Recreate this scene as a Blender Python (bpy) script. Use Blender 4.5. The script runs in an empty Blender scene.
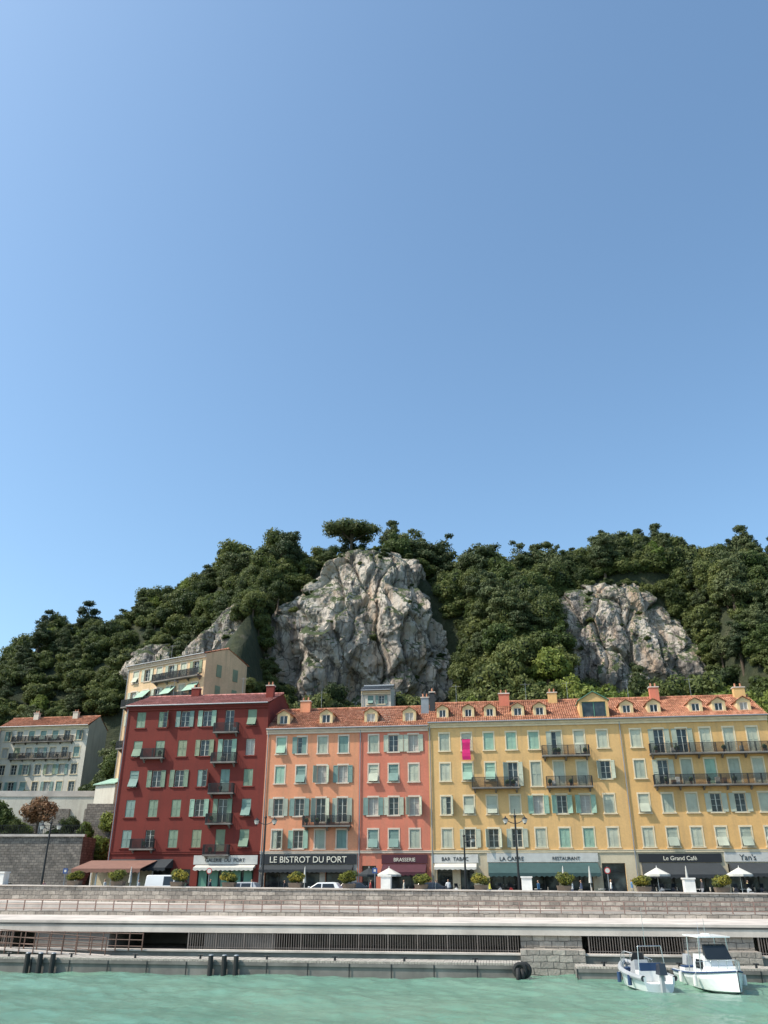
import bpy, bmesh, math, random
import numpy as np
from mathutils import Vector, noise, Matrix
R=math.radians
random.seed(7); np.random.seed(7)
scene=bpy.context.scene
COL=scene.collection
A=R(7.8); CA,SA=math.cos(A),math.sin(A)
WATER=0.0; WALK=2.4; STREET=3.3
FT=90.3   # facade line depth in the quay frame
def S(X,t): return (X-t*SA)/CA
def W(s,t,z=0): return (s*CA+t*SA, -s*SA+t*CA, z)

# ---------------------------------------------------------------- materials
def newmat(name):
    m=bpy.data.materials.new(name); m.use_nodes=True
    nt=m.node_tree; b=nt.nodes['Principled BSDF']
    return m,nt,b
def link(nt,a,b): nt.links.new(a,b)
def coords(nt,scale=(1,1,1),kind='Object'):
    tc=nt.nodes.new('ShaderNodeTexCoord'); mp=nt.nodes.new('ShaderNodeMapping')
    mp.inputs['Scale'].default_value=scale
    link(nt,tc.outputs[kind],mp.inputs['Vector']); return mp.outputs['Vector']
def noisen(nt,vec,scale,detail=4,rough=.6):
    n=nt.nodes.new('ShaderNodeTexNoise'); n.inputs['Scale'].default_value=scale
    n.inputs['Detail'].default_value=detail; n.inputs['Roughness'].default_value=rough
    link(nt,vec,n.inputs['Vector']); return n.outputs['Fac']
def ramp(nt,fac,stops,interp='LINEAR'):
    r=nt.nodes.new('ShaderNodeValToRGB'); r.color_ramp.interpolation=interp
    e=r.color_ramp.elements
    while len(e)<len(stops): e.new(.5)
    for i,(p,c) in enumerate(stops):
        e[i].position=p; e[i].color=(c[0],c[1],c[2],1)
    link(nt,fac,r.inputs['Fac']); return r.outputs['Color']
def mixc(nt,fac,a,b,mode='MIX'):
    m=nt.nodes.new('ShaderNodeMix'); m.data_type='RGBA'; m.blend_type=mode
    if isinstance(fac,float): m.inputs[0].default_value=fac
    else: link(nt,fac,m.inputs[0])
    for v,i in ((a,6),(b,7)):
        if isinstance(v,tuple): m.inputs[i].default_value=(v[0],v[1],v[2],1)
        else: link(nt,v,m.inputs[i])
    return m.outputs[2]
def bump(nt,b,h,strength=.3,dist=.05):
    n=nt.nodes.new('ShaderNodeBump'); n.inputs['Strength'].default_value=strength
    n.inputs['Distance'].default_value=dist
    link(nt,h,n.inputs['Height']); link(nt,n.outputs['Normal'],b.inputs['Normal'])
def sc(c,k): return tuple(min(1,x*k) for x in c)
_mc={}
def M(name,col,rough=.75,var=.12,scale=1.5,bmp=.15,metal=0.0):
    if name in _mc: return _mc[name]
    m,nt,b=newmat(name); v=coords(nt)
    n=noisen(nt,v,scale,5)
    c=ramp(nt,n,[(.3,sc(col,1-var)),(.7,sc(col,1+var))])
    link(nt,c,b.inputs['Base Color'])
    b.inputs['Roughness'].default_value=rough; b.inputs['Metallic'].default_value=metal
    if bmp: bump(nt,b,noisen(nt,v,scale*12,3),bmp,.02)
    _mc[name]=m; return m
def stucco(name,col,dirt=(.25,.18,.12)):
    m,nt,b=newmat(name); v=coords(nt)
    n1=noisen(nt,v,.35,5); c=ramp(nt,n1,[(.3,sc(col,.80)),(.7,sc(col,1.1))])
    vs=coords(nt,(1.6,1.6,.12)); n2=noisen(nt,vs,1.0,5)
    f=ramp(nt,n2,[(.50,(0,0,0)),(.78,(.6,.6,.6))])
    c=mixc(nt,f,c,dirt)
    n3=noisen(nt,v,5,4); c=mixc(nt,.28,c,ramp(nt,n3,[(.3,sc(col,.75)),(.7,sc(col,1.2))]))
    link(nt,c,b.inputs['Base Color']); b.inputs['Roughness'].default_value=.9
    bump(nt,b,noisen(nt,v,14,4),.35,.03); return m
def louvre(name,col):
    m,nt,b=newmat(name); v=coords(nt)
    w=nt.nodes.new('ShaderNodeTexWave'); w.bands_direction='Z'; w.inputs['Scale'].default_value=3.2
    link(nt,v,w.inputs['Vector'])
    n=noisen(nt,v,.9,3)
    c=ramp(nt,n,[(.3,sc(col,.75)),(.7,sc(col,1.15))])
    c=mixc(nt,.35,c,ramp(nt,w.outputs['Fac'],[(.2,sc(col,.35)),(.7,col)]))
    link(nt,c,b.inputs['Base Color']); b.inputs['Roughness'].default_value=.6
    bump(nt,b,w.outputs['Fac'],.6,.03); return m
def stonewall(name,c1,c2,mortar,scale=1.6,row=.3,bw=.6):
    m,nt,b=newmat(name)
    tc=nt.nodes.new('ShaderNodeTexCoord'); sp=nt.nodes.new('ShaderNodeSeparateXYZ'); cb=nt.nodes.new('ShaderNodeCombineXYZ')
    link(nt,tc.outputs['Object'],sp.inputs[0])
    ad=nt.nodes.new('ShaderNodeMath'); ad.operation='ADD'
    link(nt,sp.outputs[0],ad.inputs[0]); link(nt,sp.outputs[1],ad.inputs[1])
    link(nt,ad.outputs[0],cb.inputs[0]); link(nt,sp.outputs[2],cb.inputs[1])
    nz=nt.nodes.new('ShaderNodeTexNoise'); nz.inputs['Scale'].default_value=1.2; link(nt,tc.outputs['Object'],nz.inputs['Vector'])
    va=nt.nodes.new('ShaderNodeVectorMath'); va.operation='MULTIPLY_ADD'; va.inputs[1].default_value=(.18,.18,.18)
    link(nt,nz.outputs['Color'],va.inputs[0]); link(nt,cb.outputs[0],va.inputs[2])
    br=nt.nodes.new('ShaderNodeTexBrick'); br.inputs['Scale'].default_value=1
    br.inputs['Brick Width'].default_value=bw; br.inputs['Row Height'].default_value=row
    br.inputs['Mortar Size'].default_value=.025; br.inputs['Mortar Smooth'].default_value=.6
    br.inputs['Color1'].default_value=(*c1,1); br.inputs['Color2'].default_value=(*c2,1); br.inputs['Mortar'].default_value=(*mortar,1)
    link(nt,va.outputs[0],br.inputs['Vector'])
    n=noisen(nt,tc.outputs['Object'],.6,6)
    c=mixc(nt,.7,br.outputs['Color'],ramp(nt,n,[(.3,(.4,.4,.4)),(.7,(1.0,1.0,1.0))]),'MULTIPLY')
    n3=noisen(nt,tc.outputs['Object'],3.0,4,.7)
    c=mixc(nt,.5,c,ramp(nt,n3,[(.35,(.35,.34,.33)),(.65,(1,1,1))]),'MULTIPLY')
    link(nt,c,b.inputs['Base Color']); b.inputs['Roughness'].default_value=.95
    n2=noisen(nt,tc.outputs['Object'],7,5)
    h=mixc(nt,.5,br.outputs['Color'],n2); bump(nt,b,h,.9,.1); return m
def glassmat():
    m,nt,b=newmat('window_glass'); v=coords(nt)
    n=noisen(nt,v,.7,2); c=ramp(nt,n,[(.4,(.012,.016,.02)),(.62,(.05,.065,.07))])
    link(nt,c,b.inputs['Base Color']); b.inputs['Roughness'].default_value=.06
    bump(nt,b,noisen(nt,v,1.3,2),.12,.05); return m
GLASS=glassmat()
WHITE=M('white_paint',(.72,.70,.66),.55); CREAM=M('cream_trim',(.68,.56,.38),.8)
FRAMEP=M('window_frame_paint',(.52,.52,.46),.6)
IRON=M('dark_iron',(.022,.024,.026),.5,metal=.3); ZINC=M('zinc',(.25,.27,.29),.5,metal=.4)
CURTAIN=M('curtain_cloth',(.40,.38,.34),.9,scale=6)
DARK=M('dark_interior',(.02,.018,.016),.9)
CONC=M('pale_concrete',(.54,.475,.42),.9,.25,.5); CONCD=M('weathered_concrete',(.17,.155,.14),.9,.4,.6)
RUBBER=M('black_rubber',(.02,.02,.02),.8)
PLASTER=M('attic_plaster',(.62,.48,.27),.9)
def tilemat(name,c):
    m,nt,b=newmat(name); v=coords(nt)
    vo=nt.nodes.new('ShaderNodeTexVoronoi'); vo.inputs['Scale'].default_value=1.0
    link(nt,coords(nt,(4.5,2.6,2.6)),vo.inputs['Vector'])
    sp=nt.nodes.new('ShaderNodeSeparateColor'); link(nt,vo.outputs['Color'],sp.inputs[0])
    c1=ramp(nt,sp.outputs[0],[(0,sc(c,.6)),(.5,c),(1,(c[0]*1.25,c[1]*1.5,c[2]*1.7))])
    n=noisen(nt,v,.5,5); c2=mixc(nt,.7,c1,ramp(nt,n,[(.3,(.55,.55,.55)),(.65,(1,1,1))]),'MULTIPLY')
    link(nt,c2,b.inputs['Base Color']); b.inputs['Roughness'].default_value=.85; return m
TILE=tilemat('terracotta_tiles',(.50,.20,.11)); TILER=tilemat('rose_tiles',(.50,.19,.15))

# ---------------------------------------------------------------- mesh builder
class MB:
    def __init__(s): s.v=[]; s.f=[]; s.m=[]; s.mats=[]
    def mi(s,m):
        if m not in s.mats: s.mats.append(m)
        return s.mats.index(m)
    def face(s,pts,m):
        n=len(s.v); s.v+=[tuple(p) for p in pts]; s.f.append(tuple(range(n,n+len(pts)))); s.m.append(s.mi(m))
    def hexa(s,p,m):
        n=len(s.v); s.v+=[tuple(q) for q in p]; k=s.mi(m)
        for f in ((0,3,2,1),(4,5,6,7),(0,1,5,4),(1,2,6,5),(2,3,7,6),(3,0,4,7)):
            s.f.append(tuple(n+i for i in f)); s.m.append(k)
    def box(s,x0,x1,y0,y1,z0,z1,m):
        s.hexa([(x0,y0,z0),(x1,y0,z0),(x1,y1,z0),(x0,y1,z0),(x0,y0,z1),(x1,y0,z1),(x1,y1,z1),(x0,y1,z1)],m)
    def tube(s,p0,p1,r0,r1,m,n=8,caps=True):
        p0=Vector(p0);p1=Vector(p1); d=(p1-p0)
        if d.length<1e-6: return
        q=d.to_track_quat('Z','Y'); b=len(s.v); k=s.mi(m)
        for p,r in ((p0,r0),(p1,r1)):
            for i in range(n):
                a=2*math.pi*i/n; s.v.append(tuple(p+q@Vector((math.cos(a)*r,math.sin(a)*r,0))))
        for i in range(n):
            j=(i+1)%n; s.f.append((b+i,b+j,b+n+j,b+n+i)); s.m.append(k)
        if caps:
            s.f.append(tuple(b+i for i in reversed(range(n)))); s.m.append(k)
            s.f.append(tuple(b+n+i for i in range(n))); s.m.append(k)
    def ball(s,c,r,m,nu=10,nv=6):
        if not hasattr(r,'__len__'): r=(r,r,r)
        b=len(s.v); k=s.mi(m)
        for j in range(nv+1):
            th=math.pi*j/nv
            for i in range(nu):
                a=2*math.pi*i/nu
                s.v.append((c[0]+r[0]*math.sin(th)*math.cos(a),c[1]+r[1]*math.sin(th)*math.sin(a),c[2]+r[2]*math.cos(th)))
        for j in range(nv):
            for i in range(nu):
                i2=(i+1)%nu; s.f.append((b+j*nu+i,b+(j+1)*nu+i,b+(j+1)*nu+i2,b+j*nu+i2)); s.m.append(k)
    def torus(s,c,Rr,r,m,axis='Y',n=20,k2=6):
        b=len(s.v); k=s.mi(m)
        for i in range(n):
            a=2*math.pi*i/n
            for j in range(k2):
                q=2*math.pi*j/k2; u=(Rr+r*math.cos(q)); x=u*math.cos(a); z=u*math.sin(a); y=r*math.sin(q)
                p=(x,y,z) if axis=='Y' else ((y,x,z) if axis=='X' else (x,z,y))
                s.v.append((c[0]+p[0],c[1]+p[1],c[2]+p[2]))
        for i in range(n):
            for j in range(k2):
                i2=(i+1)%n; j2=(j+1)%k2
                s.f.append((b+i*k2+j,b+i2*k2+j,b+i2*k2+j2,b+i*k2+j2)); s.m.append(k)
    def make(s,name,parent=None,smooth=False,loc=(0,0,0),rz=0,bevel=0):
        me=bpy.data.meshes.new(name); me.from_pydata(s.v,[],s.f)
        for m in s.mats: me.materials.append(m)
        me.polygons.foreach_set('material_index',s.m)
        if smooth: me.polygons.foreach_set('use_smooth',[True]*len(s.f))
        me.update(); o=bpy.data.objects.new(name,me); COL.objects.link(o)
        o.location=loc; o.rotation_euler=(0,0,rz)
        if parent: o.parent=parent
        if bevel:
            bv=o.modifiers.new('bevel','BEVEL'); bv.width=bevel; bv.segments=2; bv.limit_method='ANGLE'
        return o
def empty(name,loc=(0,0,0),rz=0):
    o=bpy.data.objects.new(name,None); COL.objects.link(o); o.location=loc; o.rotation_euler=(0,0,rz); return o
def at(name,s,t,z,turn=0): return empty(name,W(s,t,z),-A+turn)
def qmake(mb,name,**k): return mb.make(name,rz=-A,**k)
def text(body,size,mat,parent,loc,ext=.015,align='CENTER'):
    c=bpy.data.curves.new('lettering','FONT'); c.body=body; c.size=size; c.extrude=ext; c.align_x=align
    c.materials.append(mat); o=bpy.data.objects.new('lettering',c); COL.objects.link(o)
    o.parent=parent; o.location=loc; o.rotation_euler=(R(90),0,0); return o

# ---------------------------------------------------------------- building kit
def tile_slope(mb,x0,x1,p0,p1,mat,pitch=.24,row=.42):
    L=math.hypot(p1[0]-p0[0],p1[1]-p0[1]); nr=max(2,int(L/row)); nx=max(4,int((x1-x0)/(pitch/4)))
    ny=-(p1[1]-p0[1])/L; nz=(p1[0]-p0[0])/L
    if nz<0: ny,nz=-ny,-nz
    k=mb.mi(mat)
    for r in range(nr):
        b=len(mb.v)
        for e,(f,up) in enumerate(((r/nr,.05),((r+1)/nr,.0))):
            for i in range(nx+1):
                x=x0+(x1-x0)*i/nx; h=up+.045*math.sin(2*math.pi*(x-x0)/pitch)
                h+=.03*noise.noise(Vector((x*.7,r*.9,0)))
                y=p0[0]+(p1[0]-p0[0])*f; z=p0[1]+(p1[1]-p0[1])*f
                mb.v.append((x,y+ny*h,z+nz*h))
        for i in range(nx):
            mb.f.append((b+i,b+i+1,b+nx+2+i,b+nx+1+i)); mb.m.append(k)
def window(fr,gl,x0,x1,z0,z1,y,fmat,sub=True):
    t=.06
    fr.box(x0,x0+t,y,y+.07,z0,z1,fmat); fr.box(x1-t,x1,y,y+.07,z0,z1,fmat)
    fr.box(x0+t,x1-t,y,y+.07,z0,z0+t,fmat); fr.box(x0+t,x1-t,y,y+.07,z1-t,z1,fmat)
    xm=(x0+x1)/2; fr.box(xm-.04,xm+.04,y-.01,y+.06,z0+t,z1-t,fmat)
    if sub:
        for k in (.36,.68):
            zz=z0+(z1-z0)*k; fr.box(x0+t,xm-.04,y+.01,y+.05,zz-.013,zz+.013,fmat); fr.box(xm+.04,x1-t,y+.01,y+.05,zz-.013,zz+.013,fmat)
    gl.face([(x0+t,y+.045,z0+t),(x1-t,y+.045,z0+t),(x1-t,y+.045,z1-t),(x0+t,y+.045,z1-t)],GLASS if random.random()<.82 else CURTAIN)
def leaf(mb,x0,x1,y,z0,z1,mat,ang=0,hinge=None):
    pts=[(x0,x0+.07,-.03,.03,z0,z1),(x1-.07,x1,-.03,.03,z0,z1),(x0+.07,x1-.07,-.03,.03,z0,z0+.09),(x0+.07,x1-.07,-.03,.03,z1-.09,z1),
         (x0+.07,x1-.07,-.03,.03,(z0+z1)/2-.04,(z0+z1)/2+.04),(x0+.07,x1-.07,-.012,.012,z0+.09,(z0+z1)/2-.04),(x0+.07,x1-.07,-.012,.012,(z0+z1)/2+.04,z1-.09)]
    for (a,b,c,d,e,f) in pts:
        P=[(a,c,e),(b,c,e),(b,d,e),(a,d,e),(a,c,f),(b,c,f),(b,d,f),(a,d,f)]
        Q=[]
        for p in P:
            if ang:
                dx=p[0]-hinge; Q.append((hinge+dx*math.cos(ang)-p[1]*math.sin(ang),y+dx*math.sin(ang)+p[1]*math.cos(ang),p[2]))
            else: Q.append((p[0],y+p[1],p[2]))
        mb.hexa(Q,mat)
def tilted(mb,x0,x1,z0,z1,mat):
    zm=z0+(z1-z0)*.52
    leaf(mb,x0+.01,x1-.01,.06,zm,z1-.01,mat)
    mb.hexa([(x0+.02,-.42,z0+.08),(x1-.02,-.42,z0+.08),(x1-.02,-.38,z0+.06),(x0+.02,-.38,z0+.06),(x0+.02,.02,zm-.01),(x1-.02,.02,zm-.01),(x1-.02,.06,zm-.02),(x0+.02,.06,zm-.02)],mat)
def shutters(mb,x0,x1,z0,z1,mat,rng):
    w=(x1-x0)/2; r=rng.random()
    if r<.24: leaf(mb,x0-w-.03,x0-.03,-.07,z0,z1,mat); leaf(mb,x1+.03,x1+w+.03,-.07,z0,z1,mat)
    elif r<.66: leaf(mb,x0+.01,x0+w-.005,.06,z0+.01,z1-.01,mat); leaf(mb,x0+w+.005,x1-.01,.06,z0+.01,z1-.01,mat)
    elif r<.82: tilted(mb,x0,x1,z0,z1,mat)
    elif r<.87: leaf(mb,x0-w-.03,x0-.03,-.07,z0,z1,mat); leaf(mb,x0+w+.005,x1-.01,.06,z0+.01,z1-.01,mat)
    elif r<.95:
        a=R(rng.uniform(20,60)); leaf(mb,x0-w-.03,x0-.03,-.09,z0,z1,mat,a,x0-.03); leaf(mb,x1+.03,x1+w+.03,-.09,z0,z1,mat,-a,x1+.03)
    else: leaf(mb,x0+.01,x0+w-.005,.06,z0+.01,z1-.01,mat); a=R(70); leaf(mb,x1+.03,x1+w+.03,-.09,z0,z1,mat,-a,x1+.03)
def railing(mb,x0,x1,y,z0,h,mat,step=.14,r=.012):
    mb.box(x0,x1,y-.025,y+.025,z0+h-.04,z0+h,mat); mb.box(x0,x1,y-.015,y+.015,z0+.08,z0+.11,mat)
    n=max(1,int((x1-x0)/step))
    for i in range(n+1):
        x=x0+(x1-x0)*i/n; e=r*2 if i%12==0 else r
        mb.box(x-e,x+e,y-e,y+e,z0,z0+h-.04,mat)
def balcony(mb,x0,x1,z,d=.9,slab=None,rail=None,seed=0):
    slab=slab or CONCD; rail=rail or IRON
    mb.box(x0,x1,-d,-.003,z-.16,z,slab)
    railing(mb,x0+.04,x1-.04,-d+.06,z,1.0,rail,.11,.024)
    for xx in (x0+.05,x1-.05):
        mb.box(xx-.02,xx+.02,-d+.09,-.01,z+.95,z+.99,rail)
        for k in range(1,6): mb.box(xx-.012,xx+.012,-d+.09+k*(d-.1)/6-.012,-d+.09+k*(d-.1)/6+.012,z,z+.95,rail)
    n=max(2,int((x1-x0)/2.2)+1); rg=random.Random(int(x0*10+z*7))
    for i in range(n):
        xx=x0+.3+(x1-x0-.6)*i/(n-1); mb.hexa([(xx-.08,-d*.7,z-.25),(xx+.08,-d*.7,z-.25),(xx+.08,-.004,z-.55),(xx-.08,-.004,z-.55),(xx-.08,-d*.7,z-.163),(xx+.08,-d*.7,z-.163),(xx+.08,-.004,z-.163),(xx-.08,-.004,z-.163)],slab)
    for i in range(int((x1-x0)/1.5)):
        xx=rg.uniform(x0+.3,x1-.3); 
        if rg.random()<.55: mb.tube((xx,-d*.6,z),(xx,-d*.6,z+.28),.11,.15,TILE,8); mb.ball((xx,-d*.6,z+.5),(.24,.2,.27),PLANT,7,5)
        else: mb.box(xx-.2,xx+.2,-d*.6,-d*.6+.3,z+.01,z+rg.uniform(.4,.8),rg.choice([WHITE,CURTAIN,WOODB]))
def awning(mb,x0,x1,z,d,drop,mat,val=.35):
    mb.hexa([(x0,-d,z-drop),(x1,-d,z-drop),(x1,-.06,z-.04),(x0,-.06,z-.04),(x0,-d,z-drop+.04),(x1,-d,z-drop+.04),(x1,-.06,z),(x0,-.06,z)],mat)
    n=max(2,int((x1-x0)/.5))
    for i in range(n):
        a=x0+(x1-x0)*i/n; b=x0+(x1-x0)*(i+1)/n; y=-d-.01
        zz=z-drop+.02; mb.face([(a,y,zz),(a,y,zz-val*.7),((a+b)/2,y,zz-val),(b,y,zz-val*.7),(b,y,zz)],mat)
    for x in (x0+.003,x1-.003): mb.face([(x,-d+.02,z-drop-.02),(x,-.07,z-drop-.02),(x,-.07,z-.05)],mat)
    for x in (x0+.3,x1-.3): mb.tube((x,-d+.05,z-drop-.02),(x,-.05,z-drop-.5),.02,.02,IRON,6)
def dormer(wm,rm,fm,gm,x,y0,z0,wmat,roofm,w=1.5,h=1.5,depth=2.6,fmat=None,arched=False):
    wm.box(x-w/2,x-w/2+.28,y0,y0+depth,z0,z0+h,wmat); wm.box(x+w/2-.28,x+w/2,y0,y0+depth,z0,z0+h,wmat)
    wm.box(x-w/2+.28,x+w/2-.28,y0,y0+depth,z0,z0+.2,wmat); wm.box(x-w/2+.28,x+w/2-.28,y0,y0+depth,z0+h-.15,z0+h,wmat)
    wm.face([(x-w/2,y0+.02,z0+h),(x+w/2,y0+.02,z0+h),(x,y0+.02,z0+h+w*.28)],wmat)
    window(fm,gm,x-w/2+.28,x+w/2-.28,z0+.2,z0+h-.15,y0+.12,fmat or WHITE,False)
    for sgn in (-1,1):
        xa=x+sgn*(w/2+.15); za=z0+h-.06; zb=z0+h+w*.28+.06
        rm.hexa([(xa,y0-.18,za),(x,y0-.18,zb),(x,y0+depth+.6,zb),(xa,y0+depth+.6,za),(xa,y0-.18,za+.07),(x,y0-.18,zb+.07),(x,y0+depth+.6,zb+.07),(xa,y0+depth+.6,za+.07)],roofm)
def chimney(mb,x,y,z,w,h,mat):
    mb.box(x-w/2,x+w/2,y-.35,y+.35,z,z+h,mat); mb.box(x-w/2-.08,x+w/2+.08,y-.43,y+.43,z+h,z+h+.12,CONC)
    n=max(1,int(w/.45))
    for i in range(n):
        xx=x-w/2+(i+.5)*w/n; mb.tube((xx,y,z+h+.12),(xx,y,z+h+.55),.12,.09,TILE,8)
def antenna(mb,x,y,z,h=2.2):
    mb.tube((x,y,z),(x,y,z+h),.025,.02,ZINC,6); mb.tube((x-.6,y,z+h-.2),(x+.6,y,z+h-.2),.015,.015,ZINC,5)
    for i in range(7): mb.tube((x-.55+i*.18,y-.25,z+h-.2),(x-.55+i*.18,y+.25,z+h-.2),.01,.01,ZINC,4)

def building(name,origin,rz,w,depth,H,cols,rows,wall,shut,trim=None,roofm=None,rise=3.2,gh=4.1,ground=(),winw=1.05,winh=1.8,margin=.55,
             base=None,dormers=(),chims=(),surround=True,balcs=(),sidewin=0,ghmat=None,seed=1,frame=None,tall=(),shutter_p=1.0,over=.45,ants=()):
    rng=random.Random(seed); trim=trim or CREAM; roofm=roofm or TILE; frame=frame or FRAMEP
    root=empty(name,origin,rz)
    wm,fm,gm,sm,tm,rm,bm=MB(),MB(),MB(),MB(),MB(),MB(),MB()
    pitch=(w-2*margin)/cols; ops=[]
    for ri,zc in enumerate(rows):
        for ci in range(cols):
            xc=margin+(ci+.5)*pitch; hh=winh
            z0=zc-hh/2; z1=zc+hh/2
            if (ri,ci) in tall: z0=zc-hh/2-.65
            ops.append((xc-winw/2,xc+winw/2,z0,z1,'w',ri,ci))
    for g in ground: ops.append((g[0],g[1],g[2],g[3],'g',0,0))
    xs=sorted(set([0,w]+[o[0] for o in ops]+[o[1] for o in ops])); zs=sorted(set([-1,gh,H]+[o[2] for o in ops]+[o[3] for o in ops]))
    gmat=ghmat or wall
    for i in range(len(xs)-1):
        for j in range(len(zs)-1):
            xc=(xs[i]+xs[i+1])/2; zc=(zs[j]+zs[j+1])/2
            if any(o[0]<xc<o[1] and o[2]<zc<o[3] for o in ops): continue
            wm.face([(xs[i],0,zs[j]),(xs[i+1],0,zs[j]),(xs[i+1],0,zs[j+1]),(xs[i],0,zs[j+1])],gmat if zc<gh else wall)
    wm.face([(w,0,-1),(w,depth,-1),(w,depth,H),(w,0,H)],wall); wm.face([(0,depth,-1),(0,0,-1),(0,0,H),(0,depth,H)],wall)
    wm.face([(w,depth,-1),(0,depth,-1),(0,depth,H),(w,depth,H)],wall)
    for (x0,x1,z0,z1,k,ri,ci) in ops:
        d=.24 if k=='w' else .5
        wm.face([(x0,0,z0),(x0,0,z1),(x0,d,z1),(x0,d,z0)],wall); wm.face([(x1,0,z1),(x1,0,z0),(x1,d,z0),(x1,d,z1)],wall)
        wm.face([(x0,0,z1),(x1,0,z1),(x1,d,z1),(x0,d,z1)],wall); wm.face([(x1,0,z0),(x0,0,z0),(x0,d,z0),(x1,d,z0)],trim)
        if k=='w':
            window(fm,gm,x0,x1,z0,z1,.15,frame)
            if surround:
                q=.13
                tm.box(x0-q,x0-.002,-.035,-.002,z0,z1,trim); tm.box(x1+.002,x1+q,-.035,-.002,z0,z1,trim); tm.box(x0-q,x1+q,-.04,-.002,z1+.002,z1+.18,trim)
            tm.box(x0-.2,x1+.2,-.11,-.002,z0-.13,z0-.003,trim)
            if rng.random()<shutter_p: shutters(sm,x0,x1,z0,z1,rng.choice(shut) if isinstance(shut,(list,tuple)) else shut,rng)
        else:
            n=max(1,int((x1-x0)/1.3)); fmt=IRON
            for i in range(n+1):
                xx=x0+(x1-x0)*i/n; fm.box(max(x0,xx-.05),min(x1,xx+.05),.38,.46,max(z0,0),z1,fmt)
            fm.box(x0,x1,.37,.47,z1-.8,z1-.72,fmt)
            gm.face([(x0,.43,z0),(x1,.43,z0),(x1,.43,z1),(x0,.43,z1)],GLASS)
    tm.box(-.0,w,-.1,-.002,gh,gh+.2,trim); tm.box(0,w,-.14,-.002,gh+.2,gh+.26,trim)
    tm.box(0,w,-.16,-.002,H-.55,H-.3,trim); tm.box(0,w,-.3,-.002,H-.3,H-.08,trim)
    tm.tube((0,-over-.05,H-.02),(w,-over-.05,H-.02),.08,.08,ZINC,8); 
    tm.tube((.18,-.12,.2),(.18,-.12,H-.3),.055,.055,ZINC,8)
    yr=depth/2
    tile_slope(rm,-.1,w+.1,(-over,H),(yr,H+rise),roofm); tile_slope(rm,-.1,w+.1,(depth+over,H),(yr,H+rise),roofm,pitch=.5)
    rm.tube((-.12,yr,H+rise+.03),(w+.12,yr,H+rise+.03),.14,.14,roofm,8)
    rm.face([(0,-over,H-.08),(w,-over,H-.08),(w,0,H-.08),(0,0,H-.08)],trim)
    for x in (0,w): wm.face([(x,-.0,H),(x,depth,H),(x,yr,H+rise-.05)],wall)
    sl=rise/(yr+over)
    for dd in dormers:
        x=dd[0]; y=dd[1] if len(dd)>1 else .9; ww=dd[2] if len(dd)>2 else 1.5; hh=dd[3] if len(dd)>3 else 1.35
        fm2=dd[4] if len(dd)>4 else None; rf=dd[5] if len(dd)>5 else roofm
        dormer(wm,rm,fm,gm,x,y,H+(y+over)*sl-.15,PLASTER if len(dd)<=6 else dd[6],rf,ww,hh,fmat=fm2)
    for (x,y,cw,ch,cm) in chims: chimney(wm,x,y,H+(y+over if y<yr else depth+over-y)*sl-.5,cw,ch+.5,cm)
    for x in ants: antenna(tm,x,yr,H+rise)
    for b in balcs:
        balcony(bm,b[0],b[1],b[2],b[3] if len(b)>3 else .85)
    k=int(w/.6)
    for i in range(k): 
        x=.3+i*(w-.6)/(k-1); tm.box(x-.05,x+.05,-over+.02,-.3,H-.2,H-.085,trim)
    wm.make('walls',root); fm.make('window_frames',root); gm.make('window_panes',root)
    if sm.f: sm.make('shutters',root)
    tm.make('trim',root); rm.make('roof',root)
    if bm.f: bm.make('balconies',root)
    return root
def forigin(s): 
    return W(s,FT,STREET)
PLANT=M('potted_plant_leaves',(.05,.09,.025),.8,.4,6); WOODB=M('brown_wood',(.16,.09,.05),.7)
YEL=stucco('yellow_stucco',(.68,.42,.175)); YEL2=stucco('ochre_stucco',(.67,.40,.155)); ORA=stucco('peach_stucco',(.68,.285,.155))
COR=stucco('coral_stucco',(.60,.19,.12)); RED=stucco('red_stucco',(.175,.027,.019),(.075,.02,.017)); CRM=stucco('cream_stucco',(.68,.47,.28)); WHT=stucco('white_stucco',(.62,.57,.48))
GRYW=stucco('shop_grey',(.42,.40,.36)); CREAMS=stucco('shop_cream',(.55,.47,.33))
S_MINT=louvre('mint_shutter',(.33,.50,.38)); S_GREY=louvre('grey_shutter',(.40,.44,.35)); S_BLUE=louvre('bluegrey_shutter',(.20,.31,.27)); S_OLIVE=louvre('olive_shutter',(.24,.29,.18)); S_GRN=louvre('green_shutter',(.08,.24,.16)); S_PALE=louvre('pale_shutter',(.52,.54,.42)); S_SAGE=louvre('sage_shutter',(.20,.29,.20))
AW_T=M('teal_awning_cloth',(.035,.075,.075),.9); AW_D=M('charcoal_awning_cloth',(.03,.035,.04),.9); AW_B=M('burgundy_awning_cloth',(.07,.02,.03),.9); AW_W=M('offwhite_awning_cloth',(.55,.53,.48),.9); AW_BR=M('brown_awning_cloth',(.22,.11,.08),.9)
SIGNB=M('black_sign_board',(.015,.015,.018),.5); SIGNW=M('white_sign_board',(.5,.49,.46),.6); GREENP=M('green_shopfront',(.1,.25,.18),.5); GOLD=M('cream_letters',(.75,.7,.58),.6)

rows4=[15.3,12.15,8.75,5.5]
def xcol(w,cols,i,margin=.55): return margin+(i+.5)*(w-2*margin)/cols

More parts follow.
